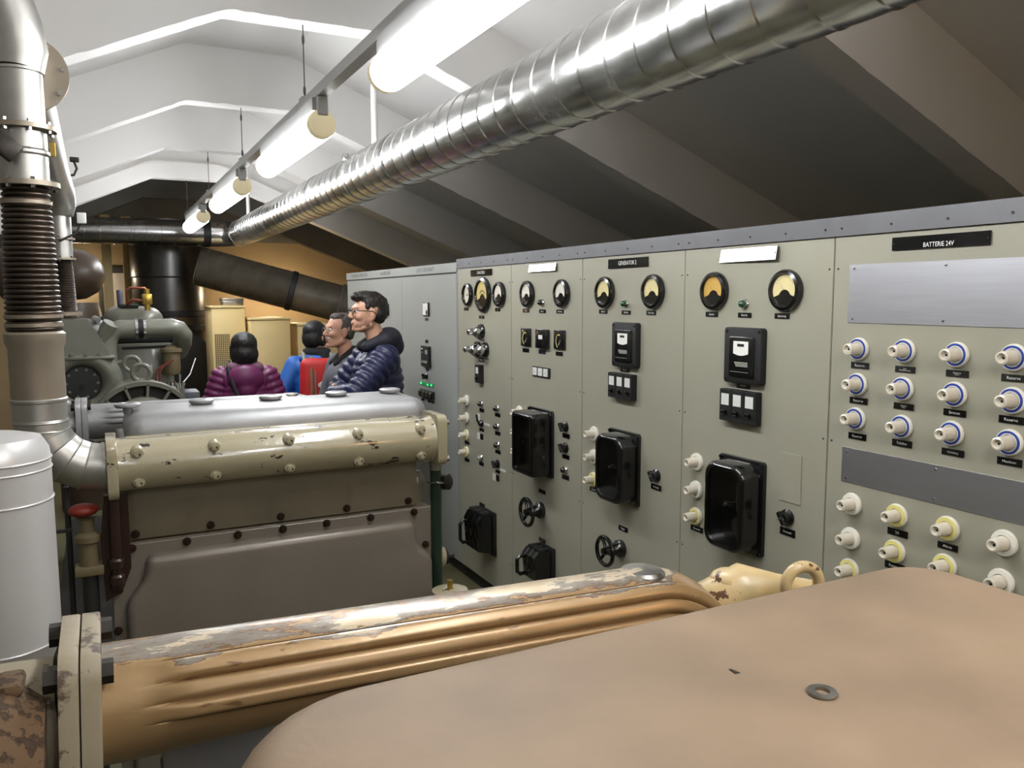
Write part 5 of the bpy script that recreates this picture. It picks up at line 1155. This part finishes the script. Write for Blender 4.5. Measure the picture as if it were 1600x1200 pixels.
def person(label, loc, rz, h, head_c, head_R, head_s, arms, build=1.0, fem=False):
    """arms: {'l': (shoulder, elbow, wrist, hand dir), 'r': ...} in local space, forward = +x, left = +y"""
    p = thing('person', label, 'person', loc, math.radians(rz))
    hp, P = head_prims(head_c, head_R, head_s, fem); k = h/1.78; b = build
    pr = list(hp)
    pr += [('c', P(-0.025,0,-0.07), 0.052*b*k, (-0.02*k, 0, 1.47*k), 0.060*b*k), ('c', (-0.02*k,-0.10*k,1.42*k), 0.06*k, (-0.02*k,0.10*k,1.42*k), 0.06*k),
           ('e', (0.0,0,1.27*k), (0.105*b*k,0.155*b*k,0.20*k)), ('e', (0.0,0,1.08*k), (0.10*b*k,0.135*b*k,0.17*k)), ('e', (-0.01*k,0,0.95*k), (0.11*b*k,0.155*b*k,0.12*k))]
    for s_ in (-1, 1):
        pr += [('c', (0, s_*0.085*k, 0.93*k), 0.082*k, (0.01*k, s_*0.09*k, 0.50*k), 0.056*k), ('c', (0.01*k, s_*0.09*k, 0.50*k), 0.055*k, (-0.015*k, s_*0.095*k, 0.09*k), 0.037*k),
               ('c', (-0.03*k, s_*0.095*k, 0.05*k), 0.036*k, (0.13*k, s_*0.11*k, 0.035*k), 0.03*k)]
    for q in arms.values():
        sh, elb, wr, hd, tsd, crl = q
        pr += [('c', sh, 0.050*k, elb, 0.040*k), ('c', elb, 0.040*k, wr, 0.027*k)]+hand_prims(wr, hd, tsd, crl)
    body = blob('body', pr, 0.0068, M['skin2'] if 'moustache' in label else M['skin'], p, 3)
    tr = []
    for s_ in (-1, 1):
        tr += [('c', (0, s_*0.085*k, 0.93*k), 0.098*k, (0.01*k, s_*0.09*k, 0.50*k), 0.074*k), ('c', (0.01*k, s_*0.09*k, 0.50*k), 0.073*k, (-0.015*k, s_*0.095*k, 0.09*k), 0.062*k)]
    blob('trousers', tr+[('e', (-0.01*k,0,0.96*k), (0.125*b*k,0.17*b*k,0.13*k))], 0.014, M['trouser'], p, 3)
    for s_ in (-1, 1):
        blob('shoe', [('c', (-0.04*k, s_*0.095*k, 0.052*k), 0.045*k, (0.14*k, s_*0.11*k, 0.040*k), 0.040*k), ('e', (-0.045*k, s_*0.095*k, 0.09*k), (0.04*k,0.04*k,0.05*k))], 0.012, M['shoe'], p, 2)
    for s_ in (-1, 1):
        e_ = MB().ell(P(0.0785, s_*0.029, 0.012), (0.0105*head_s,)*3, None, 12, 8).build('eye', M['eye'], p, ang=80)
        MB().ell(P(0.0865, s_*0.029, 0.012), (0.004*head_s, 0.0055*head_s, 0.0055*head_s), head_R, 10, 6).build('iris', M['iris'], e_, ang=80)
    MB().ell(P(0.093, 0, -0.0615), (0.0075*head_s, 0.02*head_s, 0.0075*head_s), head_R, 12, 8).build('lips', M['lip'], p, ang=80)
    return p, P, k
def spectacles(p, P, s, rim):
    g = MB().tube([P(0.104+0.001*math.cos(a), 0.033+0.022*math.cos(a), 0.010+0.017*math.sin(a)) for a in [2*PI*i/20 for i in range(20)]], rim, 6, closed=True).build('spectacles', M['frame'] if rim > 0.001 else M['steel'], p)
    mt = g.data.materials[0]
    MB().tube([P(0.104+0.001*math.cos(a), -0.033+0.022*math.cos(a), 0.010+0.017*math.sin(a)) for a in [2*PI*i/20 for i in range(20)]], rim, 6, closed=True).build('rim', mt, g)
    MB().tube([P(0.104,-0.011,0.014), P(0.112,0,0.017), P(0.104,0.011,0.014)], rim, 6).build('bridge', mt, g)
    for s_ in (-1, 1):
        MB().tube([P(0.103,s_*0.055,0.014), P(0.085,s_*0.072,0.016), P(0.0,s_*0.086,0.018), P(-0.02,s_*0.086,0.004)], rim*1.2, 6).build('temple', mt, g)
def torso_prims(k, b, z0, th=1.0):
    """jacket trunk from hem height z0 to the shoulders"""
    return [('c', (-0.005*k,0.055*k,z0*k), 0.125*b*k, (-0.005*k,0.06*k,1.27*k), 0.135*b*k), ('c', (-0.005*k,-0.055*k,z0*k), 0.125*b*k, (-0.005*k,-0.06*k,1.27*k), 0.135*b*k),
            ('c', (-0.015*k,-0.115*k,1.375*k), 0.095*k*th, (-0.015*k,0.115*k,1.375*k), 0.095*k*th), ('e', (0.0,0,1.30*k), (0.135*b*k,0.19*b*k,0.15*k))]
def arm_prims(k, q, r=0.07):
    return [('c', q[0], r*1.12*k, q[1], r*k), ('c', q[1], r*0.98*k, q[2], r*0.72*k)]

# tall man in the navy quilted jacket, arms folded, looking along the switchboard
def p_navy():
    k = 1.0
    arms = {'l': (Vector((0.0,0.185,1.40)), Vector((0.20,0.235,1.20)), Vector((0.25,-0.03,1.18)), (-0.5,-1,-0.1), (0.3,0,1), (-1,0,0)),
            'r': (Vector((0.0,-0.185,1.40)), Vector((0.16,-0.25,1.18)), Vector((0.25,-0.03,1.14)), (0.02,1,0.1), (0.3,0,1), (-1,0,0))}
    R = rotm(3, 4); hc = (0.045, 0, 1.655)
    p, P, k = person('young man in a navy quilted jacket and dark glasses standing with folded arms', (1.475, 4.70, 0), 180, 1.78, hc, R, 0.98, arms)
    jk = blob('jacket', torso_prims(k, 1.02, 0.84)+arm_prims(k, arms['l'], 0.073)+arm_prims(k, arms['r'], 0.073), 0.011, M['navy'], p, 3, quilt=0.052, amp=0.015)
    blob('hood', [('c', (-0.045,-0.085,1.502), 0.055, (-0.045,0.085,1.502), 0.055), ('e', (-0.085,0,1.502), (0.075,0.12,0.075)), ('c', (-0.04,0.09,1.507), 0.045, (0.07,0.05,1.462), 0.035), ('c', (-0.04,-0.09,1.507), 0.045, (0.07,-0.05,1.462), 0.035), ('e', (-0.11,0.0,1.462), (0.06,0.11,0.07))], 0.010, M['hood'], jk, 3)
    s = 0.98
    E = lambda c, r: ('e', P(*c), tuple(x*s for x in r), R)
    blob('hair', [E((-0.025,0,0.058), (0.098,0.079,0.082)), E((-0.055,0,0.015), (0.066,0.077,0.080)), E((0.048,0,0.102), (0.048,0.055,0.032)), E((0.082,0.005,0.098), (0.028,0.045,0.024)), E((0.0,0,0.106), (0.07,0.06,0.034)),
                  E((0.022,0.062,0.052), (0.022,0.016,0.032)), E((0.022,-0.062,0.052), (0.022,0.016,0.032))], 0.008, M['hair_dark'], p, 2, fuzz=0.007)
    st_ = pmat('stubble_skin', (150,108,90), 0.6, var=0.2, vs=120)
    blob('beard', [E((0.041,0,-0.070), (0.0505,0.051,0.044)), E((0.078,0,-0.097), (0.0195,0.023,0.0185)), E((0.012,0.046,-0.052), (0.03,0.024,0.036)), E((0.012,-0.046,-0.052), (0.03,0.024,0.036))], 0.008, st_, p, 2)
    spectacles(p, P, s, 0.0026)
p_navy()
# older man with moustache in a grey coat
def p_grey():
    arms = {'l': (Vector((0.0,0.18,1.30)), Vector((0.06,0.24,1.05)), Vector((0.18,0.20,0.90)), (0.8,-0.3,-0.2), (0,-1,0.2), (0,-0.3,-1)),
            'r': (Vector((0.0,-0.18,1.30)), Vector((0.06,-0.24,1.05)), Vector((0.18,-0.20,0.90)), (0.8,0.3,-0.2), (0,1,0.2), (0,0.3,-1))}
    R = rotm(6, 2); hc = (0.035, 0, 1.525)
    p, P, k = person('older man with a grey moustache and thin glasses in a grey coat', (1.485, 5.42, 0), 183, 1.65, hc, R, 0.98, arms, 1.05)
    jk = blob('coat', torso_prims(k, 1.08, 0.72)+arm_prims(k, arms['l'], 0.068)+arm_prims(k, arms['r'], 0.068), 0.011, M['greycoat'], p, 4)
    blob('collar', [('c', (-0.05,-0.075,1.395), 0.035, (-0.05,0.075,1.395), 0.035), ('c', (-0.04,0.08,1.395), 0.034, (0.075,0.045,1.31), 0.026), ('c', (-0.04,-0.08,1.395), 0.034, (0.075,-0.045,1.31), 0.026)], 0.009, M['scarf'], jk, 2)
    s = 0.98; E = lambda c, r: ('e', P(*c), tuple(x*s for x in r), R)
    blob('hair', [E((-0.032,0,0.052), (0.090,0.078,0.076)), E((-0.05,0,0.0), (0.055,0.076,0.066)), E((0.015,0,0.098), (0.055,0.056,0.03)), E((-0.002,0.064,0.04), (0.028,0.014,0.04)), E((-0.002,-0.064,0.04), (0.028,0.014,0.04))], 0.008, M['hair_grey'], p, 2, fuzz=0.007)
    blob('moustache', [('c', P(0.099,0.0,-0.041), 0.009, P(0.086,0.026,-0.050), 0.007), ('c', P(0.099,0.0,-0.041), 0.009, P(0.086,-0.026,-0.050), 0.007)], 0.005, M['moustache'], p, 1)
    spectacles(p, P, s, 0.0009)
p_grey()
# person in the blue jacket, back turned, hand on hip
def p_blue():
    k0 = 1.58/1.78
    arms = {'l': (Vector((0.0,0.165,1.25)), Vector((-0.05,0.255,1.06)), Vector((0.0,0.16,0.90)), (0.7,-0.4,-0.3), (0,-0.3,1), (0,-1,0)),
            'r': (Vector((0.0,-0.165,1.25)), Vector((0.0,-0.22,1.02)), Vector((0.12,-0.17,0.86)), (0.8,0.3,-0.2), (0,1,0.2), (0,0.3,-1))}
    R = rotm(-48, -4); hc = (0.02, 0, 1.455)
    p, P, k = person('dark-haired person in a bright blue jacket carrying the red backpack', (1.465, 6.15, 0), 78, 1.58, hc, R, 0.92, arms, 0.98, True)
    jk = blob('jacket', torso_prims(k, 1.0, 0.82)+arm_prims(k, arms['l'], 0.070)+arm_prims(k, arms['r'], 0.070), 0.011, M['bluejkt'], p, 4)
    blob('scarf', [('c', (-0.05,-0.07,1.335), 0.045, (-0.05,0.07,1.335), 0.045), ('c', (-0.03,0.075,1.33), 0.043, (0.06,0.04,1.31), 0.04), ('c', (-0.03,-0.075,1.33), 0.043, (0.06,-0.04,1.31), 0.04), ('e', (-0.055,-0.05,1.285), (0.06,0.07,0.07))], 0.010, M['scarf'], jk, 3)
    blob('hood', [('c', (-0.085,-0.02,1.29), 0.035, (-0.075,0.10,1.30), 0.035)], 0.010, M['bluejkt'], jk, 2)
    s = 0.92; E = lambda c, r: ('e', P(*c), tuple(x*s for x in r), R)
    blob('hair', [E((-0.02,0,0.052), (0.104,0.088,0.086)), E((-0.05,0,-0.01), (0.074,0.086,0.095)), E((0.012,0.064,0.0), (0.05,0.026,0.075)), E((0.012,-0.064,0.0), (0.05,0.026,0.075))], 0.009, M['hair_black'], p, 2, fuzz=0.0035)
p_blue()
bp = thing('backpack', 'red backpack with tan zip and white emblem, worn by the person in blue', 'backpack', (1.465, 6.15, 0), math.radians(78))
bm = bmesh.new(); bmesh.ops.create_cube(bm, size=1)
for v in bm.verts: v.co = Vector((-0.262+v.co.x*0.15*(1.0 if v.co.z < 0 else 0.72), -0.02+v.co.y*0.32*(1.0 if v.co.z < 0 else 0.9), 1.075+v.co.z*0.48))
bmesh.ops.bevel(bm, geom=bm.edges[:], offset=0.05, segments=5, affect='EDGES', profile=0.5)
MB().bm(bm).build('bag', M['redpack'], bp, ang=70)
MB().tube([(-0.22,0.045,1.315), (-0.295,0.045,1.29), (-0.326,0.045,1.20), (-0.338,0.045,0.98), (-0.325,0.045,0.86)], 0.013, 8).build('zip_strap', M['strap'], bp)
MB().tube([(-0.222,0.022,1.317), (-0.297,0.022,1.29), (-0.326,0.022,1.20), (-0.339,0.022,0.98), (-0.327,0.022,0.86)], 0.005, 6).build('zip', M['greystrap'], bp)
MB().tube([(-0.17,0.085,1.24), (-0.13,0.092,1.30), (-0.06,0.10,1.345), (0.03,0.10,1.335), (0.12,0.10,1.25)], 0.016, 8).build('shoulder_strap', M['greystrap'], bp)
MB().tube([(-0.17,-0.12,1.24), (-0.13,-0.11,1.30), (-0.06,-0.10,1.345), (0.03,-0.10,1.335), (0.12,-0.10,1.25)], 0.016, 8).build('shoulder_strap', M['greystrap'], bp)
emb = [(-0.03,-0.055),(-0.012,-0.06),(-0.008,-0.03),(0.006,-0.028),(0.01,-0.058),(0.028,-0.05),(0.034,-0.01),(0.048,-0.012),(0.05,0.015),(0.03,0.03),(0.01,0.04),(-0.012,0.034),(-0.03,0.038),(-0.045,0.02),(-0.046,-0.01),(-0.036,-0.02)]
MB().prism([(a*0.75-0.034, b*0.75+1.12) for a, b in emb], 0.318, 0.333, lambda a, b, s_: (-s_, a, b)).build('emblem', M['white_tag'], bp, ang=0)

# woman in the purple quilted jacket seen from behind
def p_purple():
    arms = {'l': (Vector((0.0,0.16,1.20)), Vector((-0.01,0.245,0.98)), Vector((0.10,0.20,0.82)), (0.8,-0.3,-0.2), (0,-1,0.2), (0,-0.3,-1)),
            'r': (Vector((0.0,-0.16,1.20)), Vector((-0.01,-0.245,0.98)), Vector((0.10,-0.20,0.82)), (0.8,0.3,-0.2), (0,1,0.2), (0,0.3,-1))}
    R = rotm(8, 0); hc = (0.01, 0, 1.39)
    p, P, k = person('woman with dark bobbed hair in a purple quilted jacket, seen from behind', (0.905, 5.95, 0), 84, 1.51, hc, R, 0.92, arms, 1.05, True)
    jk = blob('jacket', torso_prims(k, 1.06, 0.80)+arm_prims(k, arms['l'], 0.078)+arm_prims(k, arms['r'], 0.078), 0.011, M['purple'], p, 3, quilt=0.050, amp=0.014)
    blob('hood', [('c', (-0.05,-0.085,1.265), 0.042, (-0.05,0.085,1.265), 0.042), ('c', (-0.04,0.09,1.265), 0.036, (0.05,0.05,1.25), 0.028), ('c', (-0.04,-0.09,1.265), 0.036, (0.05,-0.05,1.25), 0.028)], 0.009, M['mauve'], jk, 2)
    blob('hood_back', [('e', (-0.105,0.0,1.195), (0.062,0.125,0.10)), ('e', (-0.12,0.0,1.12), (0.045,0.075,0.07))], 0.010, M['purple'], jk, 2)
    s = 0.92; E = lambda c, r: ('e', P(*c), tuple(x*s for x in r), R)
    blob('hair', [E((-0.015,0,0.046), (0.112,0.098,0.092)), E((-0.045,0,-0.03), (0.088,0.100,0.098)), E((0.012,0.072,-0.02), (0.055,0.03,0.085)), E((0.012,-0.072,-0.02), (0.055,0.03,0.085)), E((-0.05,0,-0.085), (0.068,0.088,0.05))], 0.009, M['hair_black'], p, 2, fuzz=0.0035)
    MB().tube([(0.02,0.10,1.30), (-0.08,0.115,1.27), (-0.165,0.085,1.16), (-0.19,0.03,1.0), (-0.18,-0.06,0.86), (-0.13,-0.16,0.76)], 0.013, 8).build('bag_strap', M['hood'], p)
    bg = MB().rbox(-0.14, 0.06, -0.285, -0.205, 0.56, 0.78, 0.025, 3).build('shoulder_bag', M['hood'], p)
    MB().rbox(-0.13, 0.05, -0.295, -0.275, 0.66, 0.78, 0.01, 2).build('flap', M['hood'], bg)
p_purple()
